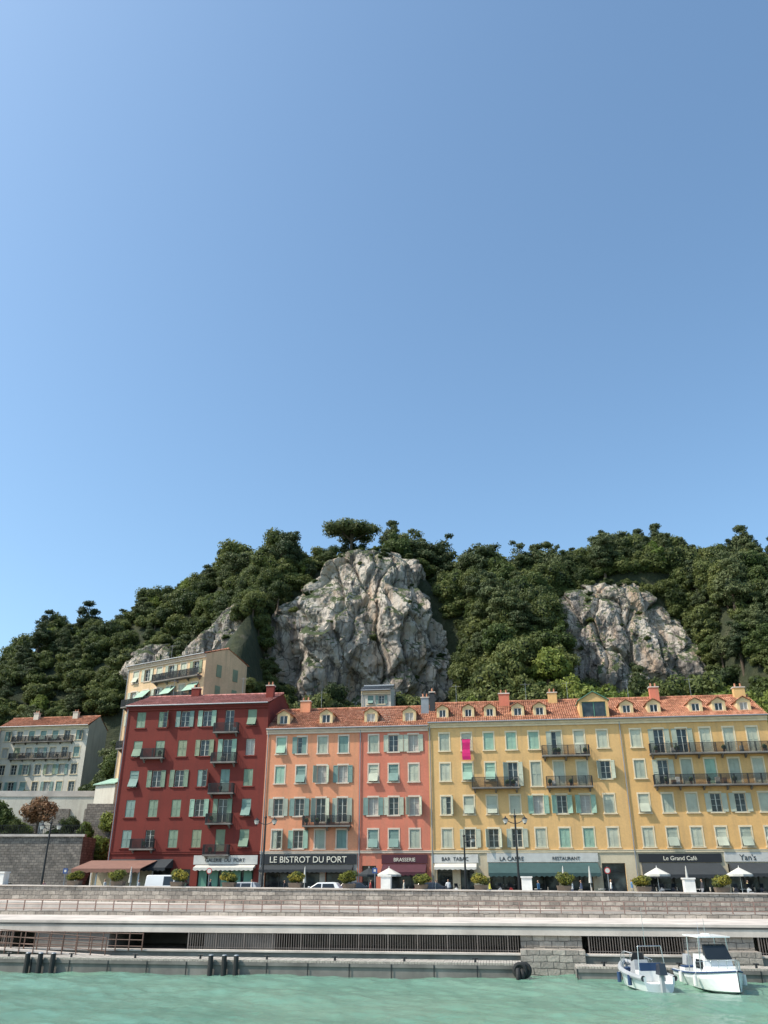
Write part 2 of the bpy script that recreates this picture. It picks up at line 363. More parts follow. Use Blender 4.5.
y1=building('yellow_apartment_building',forigin(-7.43),-A,20.5,11,17.4,8,rows4,YEL,[S_PALE,S_GREY,S_PALE,S_MINT],
    ground=[(.6,2.2,-.5,3.0),(3.0,4.4,-.5,3.0),(6.0,12.9,-.5,3.0),(13.7,16.3,-.5,3.0),(17.3,19.6,-.5,3.1)],ghmat=CREAMS,seed=3,
    dormers=[(1.6,.9,1.3,1.2),(4.5,.9,1.3,1.2),(6.9,.9,1.3,1.2),(10.0,.9,1.4,1.2),(12.4,.9,1.4,1.2),(18.2,-.1,3.1,2.0,S_GRN,GREENP,YEL)],
    chims=[(8.6,4.5,1.2,1.2,COR),(14.2,5,1.0,1.0,YEL),(.3,3.3,.6,2.0,AW_D)],tall=[(0,5),(0,6),(1,3),(1,4),(1,5),(1,6)],
    balcs=[(12.2,17.2,13.65,.95),(4.6,9.6,10.5,.9),(12.4,17.2,10.5,.9)],ants=(3.0,11.2,16))
mb=MB()
mb.box(.2,4.9,-.1,-.003,3.15,3.95,SIGNW); mb.box(5.8,17.0,-.12,-.003,3.2,4.05,SIGNW)
awning(mb,5.9,16.9,3.15,2.2,1.0,AW_T); awning(mb,.4,4.7,3.1,1.2,.4,AW_W,.25)
mb.make('shop_awnings',y1)
text('BAR  TABAC',.5,SIGNB,y1,(2.5,-.12,3.35)); text('LA CARRE',.55,SIGNB,y1,(8.3,-.14,3.35)); text('RESTAURANT',.45,SIGNB,y1,(13.8,-.14,3.4))
ban=MB(); PINK=M('magenta_cloth',(.60,.02,.15),.9)
xb=xcol(20.5,8,1)-.05; f=lambda q:-.55-.04*math.sin(q*1.7)
for i in range(6):
    z=15.5-i*.36; ban.face([(xb-.42+.04*math.sin(i),f(i),z),(xb+.45+.03*math.cos(i),f(i),z),(xb+.45+.03*math.cos(i+1),f(i+1),z-.36),(xb-.42+.04*math.sin(i+1),f(i+1),z-.36)],PINK)
ban.tube((xb-.5,-.54,15.5),(xb+.52,-.54,15.5),.02,.02,IRON,6)
for q in (-.5,.52): ban.tube((xb+q,-.54,15.5),(xb+q,-.03,15.5),.015,.015,IRON,6)
ban.make('hanging_cloth',y1)
y2=building('ochre_apartment_building',forigin(13.07),-A,15.4,11,17.4,6,rows4,YEL2,[S_PALE,S_GREY,S_MINT,S_PALE],
    ground=[(.8,8.2,-.5,3.0),(9.0,14.6,-.5,3.0)],ghmat=CREAMS,seed=11,
    dormers=[(1.3,.9,1.4,1.2),(4.2,.9,1.4,1.2),(8.6,.9,1.4,1.2),(11.0,.9,1.4,1.2),(13.6,.9,1.4,1.2)],
    chims=[(5.2,5,1.0,1.3,COR),(14.5,5,1.2,1.0,YEL)],tall=[(0,1),(0,2),(0,3),(1,1),(1,2),(1,3),(1,4),(0,4),(1,5),(0,5)],
    balcs=[(2.9,15.2,13.65,.9),(2.9,15.2,10.5,.9)],ants=(2.4,9.4))
mb=MB(); mb.box(.5,8.5,-.12,-.003,3.15,3.95,SIGNB); mb.box(8.8,15.0,-.12,-.003,3.2,4.05,SIGNW)
awning(mb,.7,8.3,3.1,2.4,1.1,AW_D); awning(mb,9.1,14.8,3.1,2.0,1.0,AW_D); mb.make('shop_awnings',y2)
text('Le Grand Café',.55,GOLD,y2,(4.5,-.14,3.35)); text("Yan's",.75,SIGNB,y2,(11.0,-.14,3.35))
o1=building('peach_apartment_building',forigin(-25.8),-A,10.6,11,17.1,4,rows4,ORA,[S_BLUE,S_GREY,S_MINT,S_MINT],trim=M('pale_trim',(.62,.5,.4),.8),
    ground=[(.6,3.6,-.5,2.9),(4.2,6.6,-.5,2.9),(7.2,10.0,-.5,2.9)],ghmat=GRYW,seed=5,dormers=[(1.6,.9,1.5,1.3),(6.6,.9,1.5,1.3)],
    chims=[(3.2,5,1.2,1.1,ORA)],balcs=[(4.7,9.9,6.9-.05,.9)],tall=[(2,2),(2,3)],ants=(5,))
mb=MB(); mb.box(.0+.05,10.5,-.14,-.003,3.05,4.0,SIGNB); awning(mb,.3,10.2,3.0,1.2,.5,AW_D,.3); mb.make('shop_awnings',o1)
text('LE BISTROT DU PORT',.86,GOLD,o1,(5.3,-.17,3.22),.02)
c1=building('coral_apartment_building',forigin(-15.2),-A,7.77,11,17.1,3,rows4,COR,[S_BLUE,S_GREY,S_PALE],trim=M('pale_trim',(.62,.5,.4),.8),
    ground=[(.5,2.0,-.5,2.9),(2.9,7.1,-.5,2.9)],ghmat=COR,seed=9,dormers=[(1.2,.9,1.5,1.3),(5.6,.9,1.5,1.3)],chims=[(7.2,3.6,.9,1.6,ZINC)],ants=(3.4,))
mb=MB(); mb.box(2.6,7.4,-.14,-.003,3.1,3.95,AW_B); awning(mb,2.7,7.3,3.05,1.6,.8,AW_B); mb.make('shop_awnings',c1)
text('BRASSERIE',.5,GOLD,c1,(5.0,-.17,3.3))
rows5=[18.55,15.25,11.95,8.8,5.65]
r1=building('red_apartment_building',forigin(-43.0),-A,17.2,12,20.15,6,rows5,RED,[S_MINT,S_SAGE,S_OLIVE,S_SAGE,S_BLUE],trim=RED,roofm=TILER,rise=2.3,
    ground=[(.6,7.4,-.5,2.9),(8.3,9.6,-.5,2.6),(10.4,16.6,-.5,2.9)],seed=21,surround=False,ghmat=RED,
    tall=[(i,4) for i in range(5)],balcs=[(11.0,13.9,z-1.62,.7) for z in rows5[:5]]+[(2.6,5.3,z-1.0,.6) for z in (rows5[1],rows5[4])],
    chims=[(16.4,3.2,.9,1.3,RED),(6,6,1.0,.9,RED)],shutter_p=.9,ants=(3,12))
mb=MB(); awning(mb,.5,7.6,3.6,2.2,.9,AW_D); mb.box(9.9,17.0,-.14,-.003,3.05,3.95,SIGNW); awning(mb,10.2,16.8,3.0,.9,.3,AW_W,.3)
for k in range(5): mb.box(10.5+k*1.25,11.4+k*1.25,.2,.34,.1,2.6,GREENP)
mb.make('shop_awnings',r1); text('GALERIE  DU  PORT',.5,SIGNB,r1,(13.4,-.17,3.3))
pv=at('terrace_pavilion',S(-32,87),86,STREET); mb=MB()
for x in (0,2.3,4.6,6.9):
    mb.box(x-.06,x+.06,-.06,.06,0,2.6,WHITE); mb.box(x-.06,x+.06,3.4,3.52,0,2.9,WHITE)
mb.hexa([(-.3,-.5,2.55),(7.2,-.5,2.55),(7.2,3.7,3.4),(-.3,3.7,3.4),(-.3,-.5,2.62),(7.2,-.5,2.62),(7.2,3.7,3.47),(-.3,3.7,3.47)],AW_BR)
for k in range(15): 
    a=-.3+k*.5; mb.face([(a,-.51,2.6),(a,-.51,2.3),(a+.25,-.51,2.2),(a+.5,-.51,2.3),(a+.5,-.51,2.6)],AW_BR)
mb.box(0,6.9,3.6,3.7,0,2.9,CREAMS); mb.make('frame_and_canopy',pv)

a2=math.atan2(8,13)
tb=building('tall_cream_building',(-37.5,116,STREET),-a2,15.3,8.5,29.9,6,[28.2,25.2,22.2,19.3,16.4,13.5,10.6,7.7],CRM,[S_PALE,S_OLIVE,S_GREY],rise=1.6,gh=4,
    trim=M('pale_trim',(.62,.5,.4),.8),seed=31,winw=1.1,winh=1.7,balcs=[(.5,14.8,23.9,1.0),(6,14.8,20.9,1.0),(6,14.8,26.9,.9),(.5,5,18.2,.9)],tall=[(1,i) for i in range(6)],shutter_p=.6,ants=(4,9))
mb=MB(); 
for z in (27.2,24.3,21.4,18.5): 
    for yy in (2.2,5.6):
        mb.box(15.303,15.36,yy,yy+1,z-.1,z+1.6,S_OLIVE)
for x in (3.2,8.2,12.5): mb.hexa([(x,-1.3,24.8),(x+1.9,-1.3,24.8),(x+1.9,-.02,26),(x,-.02,26),(x,-1.3,24.83),(x+1.9,-1.3,24.83),(x+1.9,-.02,26.03),(x,-.02,26.03)],S_MINT)
mb.box(-.4,3.5,-2.6,-.01,-1,13.2,WHT); mb.hexa([(-.6,-2.9,13.2),(3.7,-2.9,13.2),(3.7,-.01,14.2),(-.6,-.01,14.2),(-.6,-2.9,13.3),(3.7,-2.9,13.3),(3.7,-.01,14.3),(-.6,-.01,14.3)],S_MINT)
mb.make('side_shutters_and_blinds',tb)
wb=building('white_hillside_building',(-71.5,152,17.0),-R(9),17.6,7,13.6,7,[11.9,8.9,5.9,2.9],WHT,[S_BLUE,S_OLIVE,S_BLUE],rise=2.2,gh=1.0,seed=41,winw=1.15,winh=1.75,trim=CREAM,
    balcs=[(3,15,10.8,.7),(3,15,7.8,.7)],shutter_p=.45,chims=[(5,3,1,1,WHT),(13,3,1,1,WHT)])
sb=building('ochre_hillside_building',(-85,146,15.5),-R(5),12.6,12,13.0,5,[11,8,5,2],CRM,[S_GREY,S_OLIVE],rise=2.6,gh=.8,seed=43,shutter_p=.7)
sh=building('white_rooftop_house',(-3.2,113.5,24.0),-A,4.2,6,5.2,2,[3.9],WHT,[S_BLUE],rise=1.3,gh=.4,winw=.8,winh=1.2,surround=False,seed=4,shutter_p=.5,roofm=ZINC)

# ---------------------------------------------------------------- terrain
TAB=[(-400,.02),(-200,.12),(-120,.22),(-83.4,.259),(-76,.285),(-72.3,.318),(-66,.312),(-61,.318),(-52.6,.3435),(-44,.3676),(-35.4,.4063),(-26.3,.413),(-18,.408),(-8,.412),(0,.418),(7,.415),(12.8,.372),(17,.375),(22,.395),(31,.380),(40.5,.396),(55,.424),(64,.40),(77.5,.400),(88,.393),(130,.37),(200,.25),(400,.05)]
TX=np.array([p[0] for p in TAB]); TT=np.array([p[1] for p in TAB])
def sm(a,b,x):
    t=np.clip((x-a)/(b-a),0,1); return t*t*(3-2*t)
def terrain(X,Y):
    X=np.asarray(X,float); Y=np.asarray(Y,float)
    L=sm(-22,-46,X)
    Yr=172+22*L
    H=5+np.interp(X*170/Yr,TX,TT)*Yr-6.8
    t=np.clip((Y-104)/(Yr-104),0,1); zr=3.2+(H-3.2)*(1-(1-t)**1.5)
    # cliff foot in front of the rock faces
    m1=sm(-26,-20,X)*(1-sm(14,20,X)); m2=sm(31,36,X)*(1-sm(59,65,X))
    low=24+(Y-122)*.32
    zc=np.where(Y<153,np.minimum(zr,np.maximum(low,3.2)),0); k=sm(151,159,Y)
    zc=zr*k+np.minimum(zr,np.maximum(low,3.2))*(1-k)
    m=np.maximum(m1,m2); zr=zr*(1-m)+zc*m
    terr=3.2+6.1*sm(100.5,103,Y)+1.5*sm(103,124,Y)+5.2*sm(125,128,Y)
    tl=np.clip((Y-154)/(Yr-154),0,1); zl=terr+(H-16)*(1-(1-tl)**1.3)*(Y>154)
    z=zr*(1-L)+zl*L
    far=sm(200,420,Y); z=z*(1-far)+25*far
    return np.maximum(z,3.2)
def grid_obj(name,V,nx,ny,mat,smooth=True,rz=0):
    me=bpy.data.meshes.new(name); me.vertices.add(nx*ny); me.vertices.foreach_set('co',V.reshape(-1).astype(np.float32))
    i,j=np.meshgrid(np.arange(nx-1),np.arange(ny-1)); a=(j*nx+i).ravel()
    q=np.stack([a,a+1,a+nx+1,a+nx],1).ravel().astype(np.int32); nf=len(a)
    me.loops.add(nf*4); me.loops.foreach_set('vertex_index',q); me.polygons.add(nf)
    me.polygons.foreach_set('loop_start',np.arange(0,nf*4,4,dtype=np.int32)); me.polygons.foreach_set('loop_total',np.full(nf,4,dtype=np.int32))
    if smooth: me.polygons.foreach_set('use_smooth',[True]*nf)
    me.materials.append(mat); me.update(calc_edges=True); me.validate()
    o=bpy.data.objects.new(name,me); COL.objects.link(o); o.rotation_euler=(0,0,rz); return o
ss=np.concatenate([np.linspace(-900,-160,20),np.linspace(-150,140,150),np.linspace(150,900,20)]); tt=np.concatenate([np.linspace(75.2,215,75),np.linspace(225,1400,30)])
SS,TTt=np.meshgrid(ss,tt); XX=SS*CA+TTt*SA; YY=-SS*SA+TTt*CA; ZZ=terrain(XX,YY)
rough=np.array([noise.noise(Vector((x*.09,y*.09,0))) for x,y in zip(XX.ravel(),YY.ravel())]).reshape(XX.shape)
ZZ=ZZ+rough*2.2*(ZZ>4)
m,nt,b=newmat('hillside_soil'); v=coords(nt); n=noisen(nt,v,.25,6)
link(nt,ramp(nt,n,[(.35,(.02,.03,.013)),(.6,(.045,.05,.022)),(.75,(.14,.12,.09))]),b.inputs['Base Color']); b.inputs['Roughness'].default_value=1
bump(nt,b,noisen(nt,v,.8,7,.7),1.0,.8)
grid_obj('hill_terrain',np.stack([SS,TTt,ZZ],2),len(ss),len(tt),m,True,-A)

# rocks
def rockmat():
    m,nt,b=newmat('limestone_cliff'); v=coords(nt)
    n1=noisen(nt,v,.13,8,.65); c=ramp(nt,n1,[(.3,(.25,.215,.19)),(.43,(.42,.36,.31)),(.58,(.60,.52,.445)),(.76,(.37,.30,.25))])
    vs=coords(nt,(.35,.35,.07)); n2=noisen(nt,vs,1,7,.7)
    c=mixc(nt,ramp(nt,n2,[(.50,(0,0,0)),(.64,(.75,.75,.75))]),c,(.46,.30,.19))
    n5=noisen(nt,coords(nt,(.5,.5,.09)),1,8,.75); c=mixc(nt,ramp(nt,n5,[(.41,(.85,.85,.85)),(.50,(0,0,0))]),c,(.10,.085,.078))
    vo=nt.nodes.new('ShaderNodeTexVoronoi'); vo.feature='DISTANCE_TO_EDGE'; vo.inputs['Scale'].default_value=.22
    nn=nt.nodes.new('ShaderNodeTexNoise'); nn.inputs['Scale'].default_value=.5; nn.inputs['Detail'].default_value=6; link(nt,coords(nt,(1,1,.6)),nn.inputs['Vector'])
    ad=nt.nodes.new('ShaderNodeVectorMath'); ad.operation='MULTIPLY_ADD'; ad.inputs[1].default_value=(4,4,4); link(nt,nn.outputs['Color'],ad.inputs[0]); link(nt,v,ad.inputs[2]); link(nt,ad.outputs[0],vo.inputs['Vector'])
    c=mixc(nt,ramp(nt,vo.outputs['Distance'],[(0,(.8,.8,.8)),(.05,(0,0,0))]),c,(.05,.045,.04))
    g=nt.nodes.new('ShaderNodeNewGeometry'); sp=nt.nodes.new('ShaderNodeSeparateXYZ'); link(nt,g.outputs['Normal'],sp.inputs[0])
    n3=noisen(nt,v,.35,7,.75); mm=nt.nodes.new('ShaderNodeMath'); mm.operation='MULTIPLY_ADD'; link(nt,sp.outputs[2],mm.inputs[0]); mm.inputs[1].default_value=.32; link(nt,n3,mm.inputs[2])
    c=mixc(nt,ramp(nt,mm.outputs[0],[(.64,(0,0,0)),(.70,(1,1,1))]),c,(.06,.08,.028))
    link(nt,c,b.inputs['Base Color']); b.inputs['Roughness'].default_value=.95
    n4=noisen(nt,coords(nt,(1,1,.5)),.8,9,.72); bump(nt,b,n4,1.0,.9); return m
ROCK=rockmat()
def rock(name,c,r,sub,taper=.35,lean=0,seed=0,amp=1.0,n=2.6):
    bm=bmesh.new(); bmesh.ops.create_icosphere(bm,subdivisions=sub,radius=1)
    off=Vector((seed*31.7,seed*11.3,seed*5.1)); rm=min(r)
    for vv in bm.verts:
        d=vv.co.normalized(); k=(abs(d.x)**n+abs(d.y)**n+abs(d.z)**n)**(-1/n); p=d*k
        tw=1-taper*max(0,(p.z+.2))/1.2
        q=Vector((p.x*r[0]*tw+lean*p.z*r[0],p.y*r[1]*(1-.25*max(0,p.z)),p.z*r[2])); w=q+Vector(c)+off
        h=4.2*noise.fractal(w*.06,1.0,2.0,3)+2.2*noise.noise(Vector((w.x*.2,w.y*.2,w.z*.05)))
        ww=w+Vector((noise.noise(w*.15),noise.noise(w*.15+Vector((9,0,0))),noise.noise(w*.15+Vector((0,9,0)))))*2.2
        dv,pt=noise.voronoi(Vector((ww.x*.16,ww.y*.16,ww.z*.07+ww.x*.03))); h+=2.4*noise.noise(pt[0]*7.3)-1.5*max(0,.16-(dv[1]-dv[0]))*6
        dv2,p2=noise.voronoi(Vector((ww.x*.42,ww.y*.42,ww.z*.22))); h+=1.0*noise.noise(p2[0]*5.1)
        dv3,p3=noise.voronoi(Vector((ww.x*.95,ww.y*.95,ww.z*.5))); h+=.4*noise.noise(p3[0]*5.1)
        h+=.6*noise.fractal(w*.35,.9,2.1,5)
        dn=Vector((d.x,d.y,d.z*.35)); vv.co=q+dn*h*amp*max(.75,rm/12)
    me=bpy.data.meshes.new(name); bm.to_mesh(me); bm.free(); me.materials.append(ROCK)
    o=bpy.data.objects.new(name,me); COL.objects.link(o); o.location=c; return o
rocks=[((-3.2,159,45.5),(20.5,13,22.6),7,.38,.04,1),((48,159,46),(16.5,11.5,15),7,.22,-.05,2),((-28,157,45),(10.5,8,12),7,.3,.2,3),((-49,173,47),(7,6,5.5),7,.3,0,4),((34,168,60),(3,3,4),5,.3,0,5)]
for c,r,sub,tp,ln,sd in rocks: rock('limestone_cliff',c,r,sub,tp,ln,sd)

# ---------------------------------------------------------------- trees
def folmat(name,c1,c2,tr=.25):
    m,nt,b=newmat(name); oi=nt.nodes.new('ShaderNodeObjectInfo'); g=nt.nodes.new('ShaderNodeTexCoord')
    n=noisen(nt,g.outputs['Object'],.9,3); 
    a=nt.nodes.new('ShaderNodeMath'); a.operation='MULTIPLY_ADD'; link(nt,oi.outputs['Random'],a.inputs[0]); a.inputs[1].default_value=.65; 
    s2=nt.nodes.new('ShaderNodeMath'); s2.operation='MULTIPLY'; link(nt,n,s2.inputs[0]); s2.inputs[1].default_value=.45; link(nt,s2.outputs[0],a.inputs[2])
    c=ramp(nt,a.outputs[0],[(.15,c1),(.9,c2)])
    link(nt,c,b.inputs['Base Color']); b.inputs['Roughness'].default_value=.65; b.inputs['Specular IOR Level'].default_value=.3
    t=nt.nodes.new('ShaderNodeBsdfTranslucent'); link(nt,c,t.inputs['Color']); mx=nt.nodes.new('ShaderNodeMixShader'); mx.inputs[0].default_value=tr
    out=nt.nodes['Material Output']; link(nt,b.outputs[0],mx.inputs[1]); link(nt,t.outputs[0],mx.inputs[2]); link(nt,mx.outputs[0],out.inputs['Surface']); return m
F_DARK=folmat('dark_evergreen_leaves',(.030,.052,.018),(.145,.165,.048),.3); F_OLIVE=folmat('broad_leaves',(.055,.088,.022),(.18,.195,.06),.3); F_LIGHT=folmat('fresh_leaves',(.11,.16,.03),(.24,.27,.06),.3); F_RUST=folmat('rust_leaves',(.15,.08,.045),(.26,.15,.08))
F_PINE=folmat('pine_needles',(.035,.055,.024),(.12,.14,.055),.25)
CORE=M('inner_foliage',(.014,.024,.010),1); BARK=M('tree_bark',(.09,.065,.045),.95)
def crown(name,lobes,nleaf,size,mat,seed,trunk=None,core=.7,lim=True):
    rg=np.random.RandomState(seed); C=np.array([l[0] for l in lobes],float); Rr=np.array([l[1] for l in lobes],float)
    wgt=(Rr[:,0]*Rr[:,1]+Rr[:,0]*Rr[:,2]); wgt/=wgt.sum(); k=rg.choice(len(lobes),nleaf,p=wgt)
    d=rg.normal(size=(nleaf,3)); d/=np.linalg.norm(d,axis=1)[:,None]; rr=.66+.52*rg.rand(nleaf)**1.1
    P=C[k]+d*Rr[k]*rr[:,None]; N=d+rg.normal(size=(nleaf,3))*.5; N/=np.linalg.norm(N,axis=1)[:,None]
    T=np.cross(N,rg.normal(size=(nleaf,3))); T/=np.linalg.norm(T,axis=1)[:,None]; B=np.cross(N,T)
    sz=size*(.6+.8*rg.rand(nleaf))[:,None]
    V=np.stack([P-T*sz,P+B*sz*.55,P+T*sz,P-B*sz*.55],1).reshape(-1,3)
    mb=MB(); mb.v=[tuple(x) for x in V]; mb.f=[(4*i,4*i+1,4*i+2,4*i+3) for i in range(nleaf)]; mb.mi(mat); mb.m=[0]*nleaf
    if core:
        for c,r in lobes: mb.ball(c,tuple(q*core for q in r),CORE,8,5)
    if trunk:
        h,r=trunk; mb.tube((0,0,-4),(0,0,h*.5),r*1.25,r,BARK,8,False); mb.tube((0,0,h*.5),(.1,0,h),r,r*.6,BARK,8,False)
        if lim:
            for c,q in lobes[::2]: mb.tube((.05,0,h*.75),c,r*.5,r*.15,BARK,5,False)
    me=bpy.data.meshes.new(name); me.from_pydata(mb.v,[],mb.f)
    for m_ in mb.mats: me.materials.append(m_)
    me.polygons.foreach_set('material_index',mb.m); me.update(); return me
def lobes_round(rx,rz,zc,n,seed,lr=.45,flat=.85):
    g=random.Random(seed); out=[((0,0,zc),(rx*.58,rx*.58,rz*.6))]
    for i in range(n):
        a=g.uniform(0,6.28); u=g.uniform(-.75,1); q=math.sqrt(max(0,1-u*u)); f=g.uniform(.5,.85)
        r=rx*lr*g.uniform(.6,1.15); out.append(((math.cos(a)*q*rx*f,math.sin(a)*q*rx*f,zc+u*rz*f),(r,r*g.uniform(.8,1.2),r*flat*min(1,rz/rx*1.2))))
    return out
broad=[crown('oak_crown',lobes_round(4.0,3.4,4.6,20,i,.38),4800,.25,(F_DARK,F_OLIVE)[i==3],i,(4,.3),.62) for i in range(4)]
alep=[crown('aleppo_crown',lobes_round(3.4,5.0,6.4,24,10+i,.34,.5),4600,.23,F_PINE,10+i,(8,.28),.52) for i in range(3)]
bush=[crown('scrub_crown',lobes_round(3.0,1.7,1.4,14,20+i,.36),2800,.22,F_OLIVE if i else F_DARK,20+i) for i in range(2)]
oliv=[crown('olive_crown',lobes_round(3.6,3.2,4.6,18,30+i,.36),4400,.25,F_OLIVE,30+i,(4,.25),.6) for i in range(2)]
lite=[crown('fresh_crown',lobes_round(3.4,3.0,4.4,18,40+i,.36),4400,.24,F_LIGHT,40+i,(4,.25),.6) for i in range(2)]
def inst(name,me,loc,s=1,rz=None,parent=None,sz=None):
    o=bpy.data.objects.new(name,me); COL.objects.link(o); o.location=loc; o.rotation_euler=(0,0,random.uniform(0,6.28) if rz is None else rz)
    o.scale=(s,s,sz or s*random.uniform(.85,1.2)); o.parent=parent; return o
forest=empty('hill_forest')
cnt=0; sp=4.2
def blocks(X,Y,z0,z1):
    # keep plants off the bare rock faces and off the ground right before them
    for i,(c,r,sub,tp,ln,sd) in enumerate(rocks[:4]):
        yf=c[1]-r[1]*.6
        if Y>c[1]+r[1]*.2: continue
        k=yf/Y if Y<yf else 1
        Xp=X*k
        for z in (z0,(z0+z1)/2,z1):
            pz=(5+(z-5)*k-c[2])/r[2]
            if (-.42,-.45,-.15,.1)[i]<pz<(1.0,.95,1.0,1.0)[i]:
                hw=r[0]*(1-tp*max(0,pz+.2)/1.2)*(1-.12*abs(pz)**3)
                if abs(Xp-c[0]-ln*pz*r[0])<hw*(.93,.86,.7,.8)[i]: return True
    return False
Xg=-118
while Xg<124:
    Yg=107
    while Yg<200:
        X=Xg+random.uniform(-2,2); Y=Yg+random.uniform(-2,2)
        near=145<Yg<163 and (-36<Xg<26 or 26<Xg<72)
        Yg+=sp*(.42 if near else 1)
        if -90<X<-46 and Y<163: continue
        if -46<=X<-17 and Y<128: continue
        if Y<111 or (-8<X<3 and Y<124): continue
        z=float(terrain(X,Y))
        s=random.uniform(.55,1.0)
        if blocks(X,Y,z,z+7.5*s):
            if not blocks(X,Y,z,z+4): inst('tree',random.choice(broad+oliv),(X,Y,z-.8),random.uniform(.38,.5),parent=forest)
            elif not blocks(X,Y,z,z+1.8): inst('scrub',random.choice(bush),(X,Y,z-.3),random.uniform(.5,.8),parent=forest)
            continue
        r=random.random()
        if Y<128 and X>8: me=random.choice(lite if r<.5 else oliv); s=random.uniform(.75,1.15)
        elif Y<134: me=random.choice(oliv+broad)
        else:
            me=random.choice(broad+alep+oliv+lite[:1] if r<.65 else broad+alep)
            if r>.85 and not near: s*=1.3
        if X<-46: s*=.85
        if -20<X<1 and Y>158: s*=.68
        inst('tree',me,(X,Y,z-.6),s,parent=forest); cnt+=1
        for q in range(2):
            X2=X+random.uniform(-2.8,2.8); Y2=Y+random.uniform(-2.8,2.8); z2=float(terrain(X2,Y2))
            if Y2>111 and not (-46<=X2<-17 and Y2<128) and not (-90<X2<-46 and Y2<163) and not blocks(X2,Y2,z2,z2+2): inst('scrub',random.choice(bush),(X2,Y2,z2-.2),random.uniform(.6,1.1),parent=forest)
    Xg+=sp
ro=[o for o in bpy.data.objects if o.name.startswith('limestone_cliff')]
for o,nb in zip(ro,(30,20,10,6,0)):
    me=o.data; n=len(me.polygons); k=0; tr=0
    while k<nb and tr<4000:
        tr+=1; p=me.polygons[random.randrange(n)]
        if p.normal.z>.55 and p.center.y<0: 
            inst('ledge_shrub',random.choice(bush),tuple(Vector(o.location)+p.center),random.uniform(.14,.34),parent=forest); k+=1
for (c,r,sub,tp,ln,sd) in rocks[:4]:
    for i in range(16):
        a=random.uniform(0,6.28); inst('scrub',random.choice(bush),(c[0]+ln*r[0]+math.cos(a)*r[0]*.5,c[1]+math.sin(a)*r[1]*.4+2,c[2]+r[2]*.93),random.uniform(.3,.6),parent=forest)
for X,Y,z,s,me in [(-24,147,40,.75,0),(-21,146,36,.7,1),(-17.5,145,35,.6,2),(-23.5,149,47,.8,3),(-24,150,53,.7,0),(-21,151,57,.55,1),(-13,144,31,.75,2),(-8,143,31,.6,0),(-3,143,29,.6,1),(3,143,29,.65,3),(9,145,31,.8,0),(15,146,34,.9,2),(19,148,40,.9,1),(20,150,47,.9,0),(19.5,152,54,.8,3),(18.5,154,60,.7,0),(32,150,40,.8,0),(31,151,47,.9,1),(31,153,53,.9,3),(64,151,40,.9,2),(66,153,47,.9,3),(65,155,54,.8,0),(45,146,31,.7,0),(52,146,32,.7,1),(39,147,33,.8,2),(58,147,34,.8,3)]:
    inst('tree',(broad+alep)[me],(X,Y,z-4.6*s),s,parent=forest)
# scrub and small trees hugging the steep shoulders beside the cliffs (rooted on the slope itself)
for (xa,xb) in ((53,74),(-30,-20),(14,24),(27,38)):
    for i in range(90):
        X=random.uniform(xa,xb); Y=random.uniform(146,164); z=float(terrain(X,Y))
        hi=xa==53 and X<61 and z<57.5-(X-53)*.9
        if hi or (xa==-30 and X<-26 and z<50) or (xa==14 and X<16.5): continue
        inst('tree',random.choice(broad+oliv+alep[:1]),(X,Y,z-1.0),random.uniform(.42,.72),parent=forest)
for i in range(16):   # low wood behind the crest of the main cliff
    X=-19+i*1.9+random.uniform(-.6,.6); inst('tree',random.choice(broad+oliv),(X,169+random.uniform(-2,2),65.2+random.uniform(-1,1)+(2.0 if X>0 else 0)),random.uniform(.62,.85),parent=forest)
print('trees',cnt)
g=random.Random(3)
ul=[((math.cos(a)*q,math.sin(a)*q,9.2+g.uniform(-.4,.6)-.12*q),(1.9,1.9,.95)) for a,q in [(i*.9,(1.2 if i%3==0 else 3.2 if i%3==1 else 4.6)) for i in range(18)]]
umb=crown('umbrella_pine_mesh',ul,6200,.24,F_PINE,77,(8.6,.32),.55)
inst('umbrella_pine',umb,(-7.4,166,66.9),1.08,0,sz=1.12)
for X,Y,z,s in ((-12,165,66.5,.7),(-4,165,67,.62),(-9,164,66.3,.5),(-15,166,66.2,.72)): inst('tree',broad[int(s*10)%4],(X,Y,z),s,parent=forest)
big=crown('pine_mesh',lobes_round(6.0,6.0,8,34,55,.30,.55),8000,.25,F_PINE,55,(10,.4),.5)
big2=crown('pine_mesh_b',lobes_round(6.4,4.2,7.5,34,56,.31,.6),8000,.25,F_PINE,56,(9,.4),.55)
inst('pine_tree',big,(21,160,58.0),1.0,0,sz=.98); inst('pine_tree',big2,(6.5,168,65),.95,1,sz=.9); inst('pine_tree',big2,(53,166,65.0),1.05,2,sz=1.0)
inst('pine_tree',big,(42.5,167,61),.7,2,sz=.72); inst('pine_tree',big2,(-32,168,63),.85,2.4,sz=.8); inst('pine_tree',big2,(59,166,64.0),.8,1,sz=.8)
cyp=crown('cypress_mesh',[((0,0,1.5+i*1.0),(1.1-.1*i,1.1-.1*i,1.1)) for i in range(9)],1800,.2,F_DARK,66,(3,.15),.75)
inst('cypress_tree',cyp,(80,168,65.5),.9,0,sz=1.0)
rust=crown('rust_tree_mesh',lobes_round(2.2,1.7,3.0,16,61,.4),3400,.17,F_RUST,61,(3,.16),.5)
inst('copper_leaf_tree',rust,(-43,106,9.6),1,0,sz=1)
for i,(X,Y,z,s) in enumerate([(-48,105,9.3,.55),(-45.5,105.5,9.3,.45),(-38.5,105,9.3,.38),(-50,110,9.6,.6),(-52,122,10,.5),(-36,122,11,.5),(-40,130,15.5,.5),(-46,140,15.8,.6),(-34.5,104,6.5,.5),(-33.5,106,9.5,.55),(-60,142,15.6,.45),(-52,146,15.6,.6),(-40.5,105.5,9.2,.3),(-36.5,104.5,9.2,.35)]):
    inst('garden_tree',random.choice(oliv+lite+broad[:1]),(X,Y,z-.8),s)

